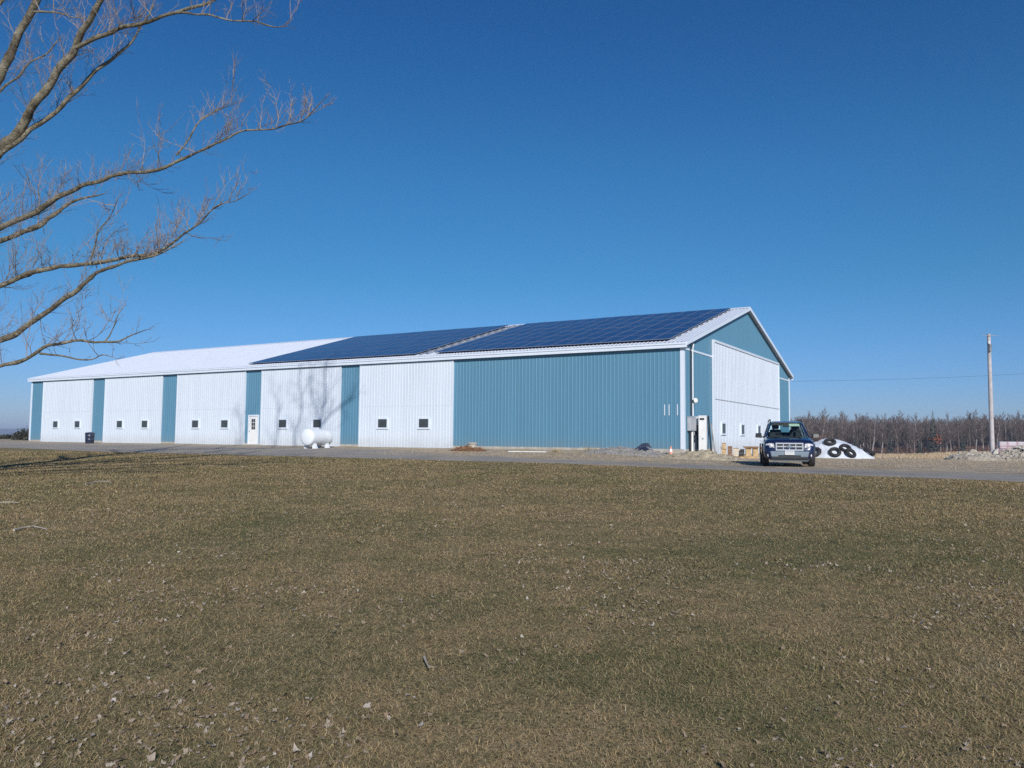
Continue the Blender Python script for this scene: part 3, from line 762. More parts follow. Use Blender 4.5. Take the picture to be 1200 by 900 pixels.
for i, (px, py, ln, rz, lab, m_) in enumerate(((868, 537, 1.0, .2, 'reddish board lying on the ground in front of the cream crate', 'wood_dark'), (878, 537.4, .9, -.15, 'pale board lying on the ground in front of the work table', 'wood'),
                                    (874, 536, .7, .5, 'short tan board lying crosswise between crates and work table', 'wood'), (886, 537.2, .8, .05, 'greyish board lying on the ground between work table and car', 'wood_grey'))):
    g0 = ground_at(px, py); mb = MB(); mb.box(-ln / 2, ln / 2, -.08, .08, .0, .05 + .03 * (i % 2)); mb.box(-ln * .3, ln * .45, -.12, .02, .055 + .03 * (i % 2), .09 + .03 * (i % 2))
    o = mb.build('lumber_board', M[m_], None); o.location = g0 + Vector((0, 0, .01)); o.rotation_euler = (0, 0, rz); tag(o, lab, 'board', 'loose boards on the ground by the crates')

# ------------------------------------------------------------------ parked car (small navy SUV, nose to the camera)
cf = at(925.5, 547.3, 28.75); cf.z = gz(cf.x, cf.y + 1.2) + .0
cz_ = []
car = empty('parked_car', cf, R(-15.5)); tag(car, 'dark navy compact SUV with roof rails parked nose out beside the barn', 'car')
def hull():
    st = [(0.0, .30, .60, .60), (.03, .26, .66, .74), (.12, .24, .90, .84), (.22, .23, .955, .872), (.60, .23, 1.02, .895), (1.15, .23, 1.075, .903), (2.0, .23, 1.06, .903), (3.0, .23, 1.06, .903), (3.9, .25, 1.06, .895), (4.30, .30, 1.04, .87), (4.42, .36, .98, .80)]
    mb = MB(); K = 14
    for (y, zb, zt, w) in st:
        h = zt - zb
        half = [(w * .45, zb), (w * .93, zb + .01), (w * .985, zb + h * .18), (w, zb + h * .42), (w * .995, zb + h * .66), (w * .96, zb + h * .88), (w * .86, zt - .012), (w * .40, zt + .015)]
        ring = [(x, y, z) for x, z in half] + [(-x, y, z) for x, z in reversed(half)]
        mb.v += ring
    n = 16
    for i in range(len(st) - 1):
        for k in range(n):
            mb.f.append((i * n + k, i * n + (k + 1) % n, (i + 1) * n + (k + 1) % n, (i + 1) * n + k))
    mb.f.append(tuple(range(n - 1, -1, -1))); mb.f.append(tuple((len(st) - 1) * n + k for k in range(n)))
    o = mb.build('body', M['paint_navy'], car, smooth=True)
    md = o.modifiers.new('sub', 'SUBSURF'); md.levels = 2; md.render_levels = 2
    return o
hull()
# roof with pillars
mb = MB()
def roofring(y, z, w, t): return [(-w, y, z - t), (-w * .97, y, z - .02), (-w * .75, y, z + .018), (0, y, z + .028), (w * .75, y, z + .018), (w * .97, y, z - .02), (w, y, z - t)]
ys = [(1.84, 1.585, .585, .05), (2.1, 1.635, .605, .06), (2.7, 1.66, .615, .06), (3.5, 1.65, .615, .06), (4.05, 1.61, .60, .06), (4.2, 1.57, .58, .04)]
for a in ys: mb.v += roofring(*a)
for i in range(len(ys) - 1):
    for k in range(6): mb.f.append((i * 7 + k, i * 7 + k + 1, (i + 1) * 7 + k + 1, (i + 1) * 7 + k))
for i in range(len(ys) - 1): mb.f.append((i * 7, (i + 1) * 7, (i + 1) * 7 + 6, i * 7 + 6))
for s in (-1, 1):
    for (b0, b1, t0, t1) in (((.775, 1.06, 1.05), (.775, 1.16, 1.06), (.585, 1.82, 1.57), (.60, 1.92, 1.58)), ((.79, 2.32, 1.05), (.79, 2.44, 1.05), (.605, 2.42, 1.61), (.605, 2.52, 1.61)), ((.79, 3.28, 1.05), (.79, 3.42, 1.05), (.61, 3.30, 1.60), (.61, 3.42, 1.60)), ((.76, 4.20, 1.03), (.76, 4.36, 1.02), (.58, 4.05, 1.57), (.58, 4.2, 1.55))):
        q = [b0, b1, t1, t0]; inn = .055
        mb.hexa([(s * b0[0], b0[1], b0[2]), (s * b1[0], b1[1], b1[2]), (s * (b1[0] - inn), b1[1], b1[2]), (s * (b0[0] - inn), b0[1], b0[2]), (s * t0[0], t0[1], t0[2]), (s * t1[0], t1[1], t1[2]), (s * (t1[0] - inn), t1[1], t1[2]), (s * (t0[0] - inn), t0[1], t0[2])])
mb.build('roof', M['paint_navy'], car, smooth=True)
mb = MB(); mb.slab([(-.72, 1.09, 1.055), (.72, 1.09, 1.055), (.555, 1.845, 1.575), (-.555, 1.845, 1.575)], .008); mb.build('windshield', M['window_glass'], car)
mb = MB(); mb.slab([(-.70, 4.33, 1.03), (.70, 4.33, 1.03), (.55, 4.16, 1.56), (-.55, 4.16, 1.56)], .008); mb.build('rear_window', M['window_glass'], car)
for s in (-1, 1):
    for y0, y1, t0, t1 in ((1.18, 2.32, 1.93, 2.42), (2.45, 3.28, 2.53, 3.30), (3.43, 4.19, 3.43, 4.04)):
        mb = MB(); mb.slab([(s * .765, y0, 1.055), (s * .765, y1, 1.055), (s * .588, t1, 1.585), (s * .588, t0, 1.585)], .006); mb.build('side_window', M['window_glass'], car)
    # roof rail, mirror, lamps
    mb = MB(); mb.tube([(s * .56, 1.98, 1.63), (s * .56, 2.08, 1.71), (s * .56, 2.5, 1.735), (s * .56, 3.5, 1.73), (s * .56, 3.95, 1.70), (s * .56, 4.05, 1.62)], .022, 8); mb.build('roof_rail', M['black_plastic'], car, smooth=True)
    mb = MB(); mb.hexa([(s * .89, 1.25, 1.02), (s * 1.13, 1.28, 1.04), (s * 1.13, 1.40, 1.04), (s * .89, 1.40, 1.02), (s * .90, 1.28, 1.20), (s * 1.11, 1.31, 1.20), (s * 1.11, 1.40, 1.20), (s * .90, 1.40, 1.20)]); mb.box(min(s * .78, s * .91), max(s * .78, s * .91), 1.34, 1.39, 1.045, 1.085)
    mb.build('side_mirror', M['black_plastic'], car, bevel=.02)
    mb = MB(); pz = [(.50, .64), (.52, .815), (.66, .835), (.80, .80), (.80, .70), (.70, .635)]
    yf = lambda x: .035 + .09 * max(0, (abs(x) - .45) / .35) ** 1.6
    n = len(pz); mb.add([(s * x, yf(x) - .012, z) for x, z in pz] + [(s * x, yf(x) + .12, z) for x, z in pz], [tuple(range(n)), tuple(range(2 * n - 1, n - 1, -1))] + [(i, i + n, (i + 1) % n + n, (i + 1) % n) for i in range(n)])
    hl = mb.build('headlight', M['lamp_lens'], car, bevel=.012)
    mb = MB(); mb.lathe([(0, 0), (.05, -.004), (.058, .0), (.06, .02)], (s * .63, .045, .725), 'Y', 16); mb.build('reflector', M['chrome'], hl, smooth=True)
    mb = MB(); mb.lathe([(0, -.012), (.05, -.008), (.06, .0), (.06, .04)], (s * .70, .045, .40), 'Y', 14); mb.build('fog_lamp', M['lamp_lens'], car, smooth=True)
    mb = MB(); mb.lathe([(.075, .0), (.078, .03)], (s * .70, .040, .40), 'Y', 16); mb.build('fog_lamp_ring', M['black_plastic'], car)
    mb = MB(); pp = []
    mb.box(min(s * .905, s * .915), max(s * .905, s * .915), 1.95, 2.12, .90, .93); mb.box(min(s * .905, s * .915), max(s * .905, s * .915), 2.95, 3.12, .90, .93); mb.build('door_handle', M['black_plastic'], car)
# grille: bright frame, dark opening, bars, oval badge
mb = MB(); mb.box(-.44, .44, .018, .06, .575, .84); mb.build('grille_opening', M['dark_gap'], car)
mb = MB()
mb.box(-.47, .47, -.012, .05, .80, .85); mb.box(-.47, .47, -.012, .05, .565, .615); mb.box(-.47, -.42, -.012, .05, .615, .80); mb.box(.42, .47, -.012, .05, .615, .80)
mb.box(-.42, .42, -.012, .04, .69, .735)
for x in (-.21, 0, .21): mb.box(x - .016, x + .016, -.008, .035, .615, .69); mb.box(x - .016, x + .016, -.008, .035, .735, .80)
mb.build('grille', M['chrome'], car, bevel=.008)
mb = MB(); mb.lathe([(0, -.022), (.10, -.018), (.105, .0)], (0, -.008, 0), 'Y', 24); mb.v = [(x, y, z * .42 + .712) for x, y, z in mb.v]; mb.build('badge', M['silver'], car, smooth=True)
mb = MB(); mb.hexa([(-.62, -.03, .345), (.62, -.03, .345), (.62, .05, .345), (-.62, .05, .345), (-.66, -.03, .545), (.66, -.03, .545), (.66, .05, .545), (-.66, .05, .545)]); mb.build('bumper', M['silver'], car, bevel=.025)
mb = MB(); mb.box(-.38, .38, -.036, .0, .365, .415); mb.build('lower_grille', M['dark_gap'], car)
mb = MB(); mb.hexa([(-.66, -.01, .24), (.66, -.01, .24), (.66, .06, .24), (-.66, .06, .24), (-.60, -.02, .342), (.60, -.02, .342), (.60, .06, .342), (-.60, .06, .342)]); mb.build('bumper_intake', M['black_plastic'], car, bevel=.015)
mb = MB(); mb.hexa([(-.62, .0, .20), (.62, .0, .20), (.62, .12, .20), (-.62, .12, .20), (-.66, -.02, .238), (.66, -.02, .238), (.66, .12, .238), (-.66, .12, .238)]); mb.build('skid_plate', M['silver'], car)
mb = MB(); mb.box(-.155, .155, -.058, -.038, .425, .58); lp = mb.build('licence_plate', M['plate'], car, bevel=.004)
mb = MB(); mb.box(-.14, .14, -.0605, -.058, .545, .57); mb.build('plate_band', M['plate_ink'], lp)
mb = MB()
for i in range(7): mb.box(-.125 + i * .037 + (.008 if i > 2 else 0), -.103 + i * .037 + (.008 if i > 2 else 0), -.0605, -.058, .455, .525)
mb.build('plate_number', M['grey_paint'], lp)
mb = MB(); mb.tube([(-.5, 1.06, 1.085), (0, 1.16, 1.115)], .008, 5); mb.tube([(.1, 1.06, 1.085), (.6, 1.16, 1.11)], .008, 5); mb.build('wiper', M['black_plastic'], car)
# cabin
mb = MB(); mb.box(-.70, .70, 1.25, 1.75, 1.04, 1.07); mb.build('dashboard', M['seat'], car, bevel=.01)
for x in (-.36, .36):
    mb = MB(); mb.hexa([(x - .25, 2.25, 1.0), (x + .25, 2.25, 1.0), (x + .25, 2.42, 1.0), (x - .25, 2.42, 1.0), (x - .20, 2.42, 1.36), (x + .20, 2.42, 1.36), (x + .20, 2.52, 1.36), (x - .20, 2.52, 1.36)]); st_ = mb.build('front_seat', M['seat'], car, bevel=.05)
    mb = MB(); mb.box(x - .13, x + .13, 2.45, 2.55, 1.37, 1.53); mb.build('headrest', M['seat'], st_, bevel=.045)
mb = MB(); mb.box(-.62, .62, 3.25, 3.4, 1.0, 1.26); mb.build('rear_seat', M['seat'], car, bevel=.05)
mb = MB(); mb.torus((.36, 1.86, 1.13), (0, -.9, .45), .175, .016); mb.build('steering_wheel', M['black_plastic'], car, smooth=True)
mb = MB(); mb.box(-.12, .12, 1.80, 1.83, 1.44, 1.50); mb.build('rear_view_mirror', M['black_plastic'], car, bevel=.01)
mb = MB(); mb.slab([(.10, 1.80, 1.47), (.48, 1.80, 1.47), (.47, 1.86, 1.56), (.10, 1.86, 1.56)], .006); mb.build('sun_visor', M['paper'], car)
# wheels
for (x, y) in ((-.79, .86), (.79, .86), (-.79, 3.48), (.79, 3.48)):
    mb = MB(); prof = [(.20, -.105), (.31, -.112), (.345, -.09), (.352, -.04), (.352, .04), (.345, .09), (.31, .112), (.20, .105)]
    mb.lathe(prof, (x, y, .352), 'X', 32); ty = mb.build('wheel', M['black_rubber'], car, smooth=True)
    s = 1 if x > 0 else -1
    mb = MB(); mb.lathe([(0, .085), (.05, .09), (.06, .075), (.19, .07), (.215, .10), (.22, .10)], (0, 0, 0), 'X', 20); mb.v = [(x + vx * s, y + vy, .352 + vz) for vx, vy, vz in mb.v]; mb.build('rim', M['silver'], ty, smooth=True)
    mb = MB()
    for k in range(14):     # dark flare round the arch
        a0, a1 = math.pi * k / 14, math.pi * (k + 1) / 14
        for q in (0,):
            P = []
            for rr_, xx in ((.40, .0), (.455, .0), (.455, .022), (.40, .022)):
                for aa in (a0, a1): P.append((s * (.892 + xx), y + rr_ * math.cos(aa), .37 + rr_ * math.sin(aa)))
            mb.add(P, [(0, 1, 3, 2), (2, 3, 5, 4), (4, 5, 7, 6), (6, 7, 1, 0)])
    mb.build('wheel_arch', M['black_plastic'], car)

# ------------------------------------------------------------------ tarp heap with tyres
th = at(972.5, 537, 47.6); th.z = gz(th.x, th.y)
TA, TB_, TH = 2.45, 1.7, 1.12
view_rot = -math.atan2(th.x, th.y)
def tarp_top(x, y):
    k = 1 - abs(x / TA) ** (1.75 if x < 0 else 2.05) - abs(y / TB_) ** 1.9
    z = TH * max(k, -.08) ** 1.0 if k > 0 else TH * k
    return max(z, -.1) * (.93 + .07 * math.cos(x * 2.2)) + (noise.noise(Vector((x * 1.7, y * 1.7, 2))) * .07 + abs(noise.noise(Vector((x * 3.1 + y, y * 1.3, 5)))) * .07 + noise.noise(Vector((x * 7, y * 5, 8))) * .018) * ss(.02, .25, k)
mb = MB(); n = 90
for i in range(n + 1):
    for j in range(n + 1):
        x, y = (2 * i / n - 1) * TA * 1.03, (2 * j / n - 1) * TB_ * 1.03
        wx, wy = x * math.cos(view_rot) - y * math.sin(view_rot), x * math.sin(view_rot) + y * math.cos(view_rot)
        mb.v.append((x, y, gz(th.x + wx, th.y + wy) - th.z + tarp_top(x, y)))
for i in range(n):
    for j in range(n): mb.f.append((i * (n + 1) + j, (i + 1) * (n + 1) + j, (i + 1) * (n + 1) + j + 1, i * (n + 1) + j + 1))
o = mb.build('tarp_heap', M['tarp_white'], None, smooth=True); o.location = th; o.rotation_euler = (0, 0, view_rot)
tag(o, 'white plastic tarp covering a low heap weighed down by old tyres', 'tarp heap')
def tyre_mesh():
    mb = MB(); prof = []
    for i in range(14):
        a = 2 * math.pi * i / 14; prof.append((.245 + .105 * math.cos(a) * (1 if math.cos(a) > 0 else .75), .10 * math.sin(a)))
    n = 28; m = len(prof); vs = []
    for k in range(n):
        t = 2 * math.pi * k / n
        for r, h in prof:
            rr_ = r * (1 + (.012 if (k % 2 and r > .3) else 0)); vs.append((rr_ * math.cos(t), rr_ * math.sin(t), h))
    mb.add(vs, [(i * m + j, ((i + 1) % n) * m + j, ((i + 1) % n) * m + (j + 1) % m, i * m + (j + 1) % m) for i in range(n) for j in range(m)])
    return mb
t0 = tyre_mesh().build('tyre', M['black_rubber'], None, smooth=True)
def put_tyre(o, x, y, label, tilt=None, lift=.09, sc_=1.0):
    e = .12
    n = Vector((-(tarp_top(x + e, y) - tarp_top(x - e, y)) / (2 * e), -(tarp_top(x, y + e) - tarp_top(x, y - e)) / (2 * e), 1)).normalized()
    if tilt: n = Vector(tilt).normalized()
    Mw = Matrix.Translation(th) @ Matrix.Rotation(view_rot, 4, 'Z') @ Matrix.Translation(Vector((x, y, tarp_top(x, y))) + n * lift) @ n.to_track_quat('Z', 'Y').to_matrix().to_4x4() @ Matrix.Scale(sc_, 4)
    o.matrix_world = Mw; tag(o, label, 'tyre', 'old tyres on the white tarp heap')
TY = [(.02, -.80, 'topmost black tyre lying near the peak of the white tarp', None, .09, 1.0), (-.74, -1.33, 'black tyre on the tarp partly hidden behind the parked car', None, .09, 1.0),
      (.27, -1.46, 'black tyre lying low in the middle of the white tarp front', None, .09, .98), (.82, -1.02, 'black tyre half covered by the slumped tyre on the right of the tarp', None, .09, .95),
      (1.05, -1.28, 'slumped black tyre tilted on its side low on the right of the tarp', (.55, -.55, .62), .12, .95), (2.05, -.35, 'black tyre lying almost edge on at the right end of the tarp', (.45, .25, .85), .12, 1.0)]
for i, (x, y, lab, tl, lf, s_) in enumerate(TY):
    o = t0 if i == 0 else t0.copy()
    if i: col.objects.link(o)
    put_tyre(o, x, y, lab, tl, lf, s_)

# ------------------------------------------------------------------ utility pole, wire, rubble, wrapped stack
PY = 68.0
pb = at(1163, 532, PY); pb.z = gz(pb.x, pb.y) - .3; pt = at(1158.6, 391.5, PY)
pole = empty('utility_pole', (pb.x, pb.y, pb.z + .3)); tag(pole, 'weathered wooden utility pole rising from the rubble at the right', 'utility pole')
def rel(q): return Vector(q) - pole.location
mb = MB(); mb.tube([rel(pb), rel(pb.lerp(pt, .5)), rel(pt)], [.19, .165, .135], 14); B(mb, 'pole', 'pole_wood', pole, smooth=True)
q = rel(pb.lerp(pt, .86)) + Vector((-.06, -.25, 0))
mb = MB(); mb.lathe([(0, 0), (.11, 0), (.12, .05), (.12, .55), (.13, .57), (.10, .64), (0, .66)], q, 'Z', 14); tr = B(mb, 'transformer', 'galv', pole, smooth=True)
mb = MB(); mb.lathe([(.03, 0), (.045, .05), (.03, .08), (.045, .12), (.02, .2), (0, .2)], (q.x - .1, q.y, q.z + .66), 'Z', 10); mb.build('bushing', M['white_paint'], tr, smooth=True)
mb = MB(); q2 = rel(pb.lerp(pt, .985)); mb.box(q2.x - .6, q2.x + .6, q2.y - .19, q2.y - .15, q2.z - .02, q2.z + .02); B(mb, 'crossarm', 'wood_grey', pole)
mb = MB(); mb.tube([q2 + Vector((-.1, -.22, -.5)), q2 + Vector((-.12, -.26, -1.1))], .03, 8); B(mb, 'cutout_fuse', 'white_paint', pole, smooth=True)
e0 = W(.2, WD + .2, 5.2); e1 = Vector((82, 84, 12.0)); mb = MB()
pts = [(e0.lerp(e1, t / 16) + Vector((0, 0, -2.2 * 4 * (t / 16) * (1 - t / 16) * .35)) - e0) for t in range(17)]
mb.tube(pts, .007, 4, False); o = mb.build('power_line', M['black_plastic'], None); o.location = e0; tag(o, 'thin dark power line sagging from the far barn corner behind the utility pole', 'power line')
mb = MB(); g_ = Vector((e1.x, e1.y, gz(e1.x, e1.y))); mb.tube([(0, 0, -.3), (0, 0, e1.z - g_.z + .6)], [.18, .13], 12); o = mb.build('utility_pole', M['pole_wood'], None, smooth=True); o.location = g_
tag(o, 'farther wooden pole carrying the thin power line past the right edge', 'utility pole')
rg = at(1141, 539, 44.5); mound('rubble_heap', 'low whitish rubble heap sloping up to the utility pole', 'rubble heap', Vector((rg.x, rg.y, gz(rg.x, rg.y))), 1.5, 1.3, .50, 'rubble', rot=-.5, rough=.6, seed=11, n=48, sharp=.75, stones=110, ssz=(.03, .09))
rg = at(1196, 539, 44.5); mound('rubble_heap', 'taller earthy rubble heap right of the utility pole at the photo edge', 'rubble heap', Vector((rg.x + .5, rg.y, gz(rg.x, rg.y))), 2.0, 1.5, .78, 'rubble', rot=-.4, rough=.7, seed=12, n=56, sharp=.7, stones=190, ssz=(.03, .10))
rg = ground_at(1166, 534); mb = MB(); mb.hexa([(-.16, -.14, 0), (.12, -.16, 0), (.14, .14, 0), (-.16, .14, 0), (-.04, -.10, .22), (.18, -.13, .34), (.20, .10, .32), (-.02, .12, .20)])
cc = at(1165.5, 531, 44.2); o = mb.build('concrete_chunk', M['stone'], None, bevel=.03); o.location = (cc.x, cc.y, cc.z - .05); tag(o, 'white broken concrete chunk at the foot of the utility pole', 'concrete chunk')
sp = at(1198, 528, 78); sp.z = gz(sp.x, sp.y)
ws = empty('wrapped_stack', sp, -.45); tag(ws, 'long pink and white plastic wrapped stack behind the rubble heap', 'wrapped stack')
mb = MB(); mb.box(-2.0, 4.0, -.7, .7, .0, .75); B(mb, 'lower_wrap', 'wrap_pink', ws, bevel=.08)
mb = MB(); mb.box(-1.95, 3.95, -.66, .66, .755, 1.45); B(mb, 'upper_wrap', 'wrap_white', ws, bevel=.1)
mb = MB()
for x in (-1.3, -.5, .3, 1.1, 1.9, 2.7): mb.box(x, x + .12, -.675, .675, .77, 1.462)
mb.box(-1.9, 3.9, -.68, -.662, .95, 1.08)
B(mb, 'pink_strap', 'wrap_pink', ws)

# ------------------------------------------------------------------ trees
def crv(pts, per=5):
    P = [Vector(p) for p in pts]; out = []
    for i in range(len(P) - 1):
        a, b, c, d = P[max(i - 1, 0)], P[i], P[i + 1], P[min(i + 2, len(P) - 1)]
        for k in range(per):
            t = k / per
            out.append(.5 * ((2 * b) + (c - a) * t + (2 * a - 5 * b + 4 * c - d) * t * t + (3 * b - a - 3 * c + d) * t ** 3))
    out.append(P[-1]); return out
def twig(mb, rg_, p, d, ln, r, lvl, sides=3, curl=.15, up=.22):
    n = 4 if lvl else 3; pts = [p.copy()]; rads = [r]; dd = d.normalized(); cur = p.copy()
    for i in range(n):
        dd = (dd + Vector((rg_.gauss(0, curl), rg_.gauss(0, curl), rg_.gauss(0, curl) + up * .35))).normalized()
        cur = cur + dd * ln / n; pts.append(cur.copy()); rads.append(r * (1 - .8 * (i + 1) / n))
        if lvl:
            for _ in range(rg_.choice((1, 1, 2))):
                sd = (dd + Vector((rg_.gauss(0, .55), rg_.gauss(0, .55), rg_.gauss(.15, .5)))).normalized()
                twig(mb, rg_, cur.copy(), sd, ln * rg_.uniform(.28, .6), r * .6, lvl - 1, sides, curl, up)
    mb.tube(pts, rads, sides, False)

# the big bare tree whose limbs reach in from the left
TX, TYY = -17.6, 21.5
tg_ = gz(TX, TYY)
big = empty('bare_tree', (TX, TYY, tg_)); tag(big, 'large bare tree reaching pale grey limbs in from the left edge', 'tree')
off = big.location
def L3(lst, Y0, Y1):
    n = len(lst); out = []
    for i, (x, y, w) in enumerate(lst):
        Y = Y0 + (Y1 - Y0) * i / (n - 1); out.append((at(x, y, Y) - off, w * .43 * Y / F))
    return out
trunk_pts = [(Vector((0, 0, -.3)), .50), (Vector((.05, 0, .6)), .40), (Vector((.1, .05, 2.0)), .36), (Vector((.0, .1, 4.0)), .33), (Vector((.15, .1, 6.5)), .29), (Vector((.2, .0, 9.5)), .25), (Vector((.4, .2, 13)), .19), (Vector((.6, .1, 17)), .12), (Vector((.5, .2, 21)), .04)]
limbs = [
    ([(-150, 330, 17), (-90, 245, 14), (-30, 150, 12.5), (0, 88, 12), (12, 65, 11.5), (25, 38, 11), (44, 0, 10), (62, -60, 8), (95, -150, 4)], 21.4, 20.5, 4),
    ([(-140, 400, 18), (-80, 285, 15), (-30, 215, 13), (0, 177, 12.5), (22, 150, 12), (40, 122, 11), (68, 83, 10), (92, 50, 9), (100, 30, 8.5), (113, 10, 8), (130, -25, 6), (150, -90, 3)], 21.5, 19.5, 5),
    ([(88, 56, 6.5), (97, 51, 6.2), (130, 38, 5.6), (165, 27, 5.2), (205, 15, 4.6), (235, 5, 4), (262, -8, 3), (300, -40, 1.5)], 19.7, 18.8, 6),
    ([(203, 16, 3.2), (222, 17, 2.8), (240, 17, 2.6), (275, 22, 2.2), (310, 30, 1.8), (335, 33, 1)], 19.0, 18.3, 5),
    ([(-5, 183, 7), (30, 156, 6.4), (60, 135, 6), (90, 105, 5.4), (120, 78, 4.6), (145, 62, 4), (158, 45, 3.2), (168, 28, 2.4), (182, 4, 1.4)], 20.8, 21.5, 7),
    ([(-120, 345, 11), (-60, 298, 9), (0, 268, 7.5), (40, 248, 7), (80, 225, 6.2), (115, 212, 5.4), (140, 204, 5), (185, 200, 4.4), (215, 188, 3.8), (250, 170, 3.2), (285, 155, 2.6), (320, 152, 2.2), (345, 143, 1.8), (362, 132, 1.4), (378, 118, .8)], 21.6, 18.6, 9),
    ([(207, 184, 2.6), (225, 160, 2.2), (240, 138, 1.8), (262, 127, 1.4), (281, 120, .8)], 19.8, 20.4, 6),
    ([(-70, 310, 8), (0, 283, 7), (35, 270, 6.4), (60, 255, 5.4), (75, 243, 4.2), (95, 232, 3), (122, 227, 1.5)], 22.2, 23.4, 6),
    ([(-130, 405, 12), (-60, 362, 9), (0, 335, 7), (30, 320, 6.6), (50, 315, 6.2), (100, 310, 5.6), (150, 300, 5), (185, 295, 4.4), (205, 282, 3.2), (225, 265, 2.4), (250, 245, 1.8), (275, 236, 1.2), (293, 226, .7)], 21.5, 19.8, 10),
    ([(-110, 470, 12), (-50, 425, 10), (0, 398, 8.4), (25, 385, 7.8), (50, 368, 6.8), (75, 350, 6), (100, 332, 5.6), (115, 318, 4.8), (140, 308, 4.2), (165, 302, 3.4), (190, 296, 2.6), (215, 283, 1.2)], 21.4, 20.3, 7),
    ([(-110, 490, 9), (-50, 452, 6.5), (0, 430, 5.2), (30, 420, 5), (50, 408, 4.8), (65, 404, 4.2), (85, 400, 3.6), (125, 400, 2.8), (150, 395, 1.8), (176, 387, .8)], 21.3, 19.9, 3),
    ([(48, 414, 3.2), (75, 418, 2.4), (105, 420, 1.8), (120, 417, 1.4), (134, 422, .7)], 20.7, 20.5, 2),
    ([(121, 400, 2), (129, 388, 1.5), (136, 378, 1.1), (143, 359, .6)], 20.2, 20.5, 2),
    ([(-20, 120, 4), (0, 107, 3.6), (20, 90, 3), (30, 78, 2.6), (55, 62, 2), (70, 46, 1)], 22.5, 23.2, 5),
    ([(38, 14, 3), (65, 13, 2.4), (85, 19, 1.8), (102, 22, 1)], 20.4, 20.9, 4),
    ([(106, 305, 2.4), (113, 276, 2), (125, 256, 1.5), (138, 232, .8)], 20.6, 20.1, 4),
    ([(-70, 90, 6), (-30, 35, 5), (0, 5, 4), (25, -30, 3)], 22.6, 23.4, 3),
]
rt = random.Random(21); tw = MB()
for li, (lst, Y0, Y1, dens) in enumerate(limbs):
    L_ = L3(lst, Y0, Y1); pts = crv([p for p, r in L_], 5); rr_ = []
    for i in range(len(L_) - 1):
        for k in range(5): rr_.append(L_[i][1] + (L_[i + 1][1] - L_[i][1]) * k / 5)
    rr_.append(L_[-1][1])
    if lst[0][0] < -65:      # grow out of the trunk
        h = max(2.0, pts[0].z - 1.0); root_ = Vector((.1, .05, h)); pts = [root_, root_.lerp(pts[0], .5) + Vector((0, 0, .12))] + pts; rr_ = [min(.24, rr_[0] * 1.2), rr_[0] * 1.08] + rr_
    wob = [p + Vector((noise.noise(p * 1.7), noise.noise(p * 1.7 + Vector((9, 0, 0))), noise.noise(p * 1.7 + Vector((0, 9, 0))))) * .085 for p in pts]
    wr = [r * (1 + .22 * noise.noise(p * 4.0) + (.22 if rt.random() < .07 else 0)) for p, r in zip(pts, rr_)]
    m2 = MB(); m2.tube(wob, wr, 10); m2.build('limb', M['bark'], big, smooth=True)
    tot = sum((wob[i + 1] - wob[i]).length for i in range(len(wob) - 1)); cnt = int(tot * dens * 1.3)
    for _ in range(cnt):
        f_ = rt.uniform(.22 if lst[0][0] < -65 else .04, .97); acc = f_ * tot; i = 0
        while i < len(wob) - 2 and acc > (wob[i + 1] - wob[i]).length: acc -= (wob[i + 1] - wob[i]).length; i += 1
        p = wob[i].lerp(wob[i + 1], rt.random()); ax = (wob[i + 1] - wob[i]).normalized()
        d = ax * rt.uniform(.1, .8) + Vector((rt.gauss(0, .45), rt.gauss(0, .6), rt.gauss(.75, .55)))
        big_ = rt.random() < .30
        twig(tw, rt, p, d, (rt.uniform(.7, 1.6) if big_ else rt.uniform(.15, .8)) * (1.1 - .5 * f_), (.0115 if big_ else .0068), 2 if big_ else 1)
    for _ in range(3): twig(tw, rt, wob[-1], (wob[-1] - wob[-3]) + Vector((rt.gauss(0, .05), rt.gauss(0, .05), rt.gauss(0.02, .05))), rt.uniform(.12, .3), .005, 1)
m2 = MB(); tp = crv([p for p, r in trunk_pts], 5); tr_ = []
for i in range(len(trunk_pts) - 1):
    for k in range(5): tr_.append(trunk_pts[i][1] + (trunk_pts[i + 1][1] - trunk_pts[i][1]) * k / 5)
tr_.append(trunk_pts[-1][1]); m2.tube(tp, tr_, 16); m2.build('trunk', M['bark'], big, smooth=True)
for k in range(9):      # limbs on the unseen side
    h = 3 + k * 1.35; a = 2.2 + k * 1.9; d = Vector((math.cos(a) * (1 if math.cos(a) < 0 else .35), math.sin(a), .75)); p = Vector((.1, .05, h)); pts = [p]; ln = 5.2 - k * .28
    for i in range(6):
        d = (d.normalized() + Vector((rt.gauss(0, .14), rt.gauss(0, .14), .10))).normalized(); p = p + d * ln / 6; pts.append(p)
    m2 = MB(); m2.tube(crv(pts, 3), [.13 * (1 - .05 * i) for i in range(19)], 8); m2.build('limb', M['bark'], big, smooth=True)
    for i in range(2, 7):
        for _ in range(3): twig(tw, rt, pts[i], d + Vector((rt.gauss(0, .6), rt.gauss(0, .6), rt.gauss(.5, .4))), rt.uniform(.8, 1.8), .016, 2)
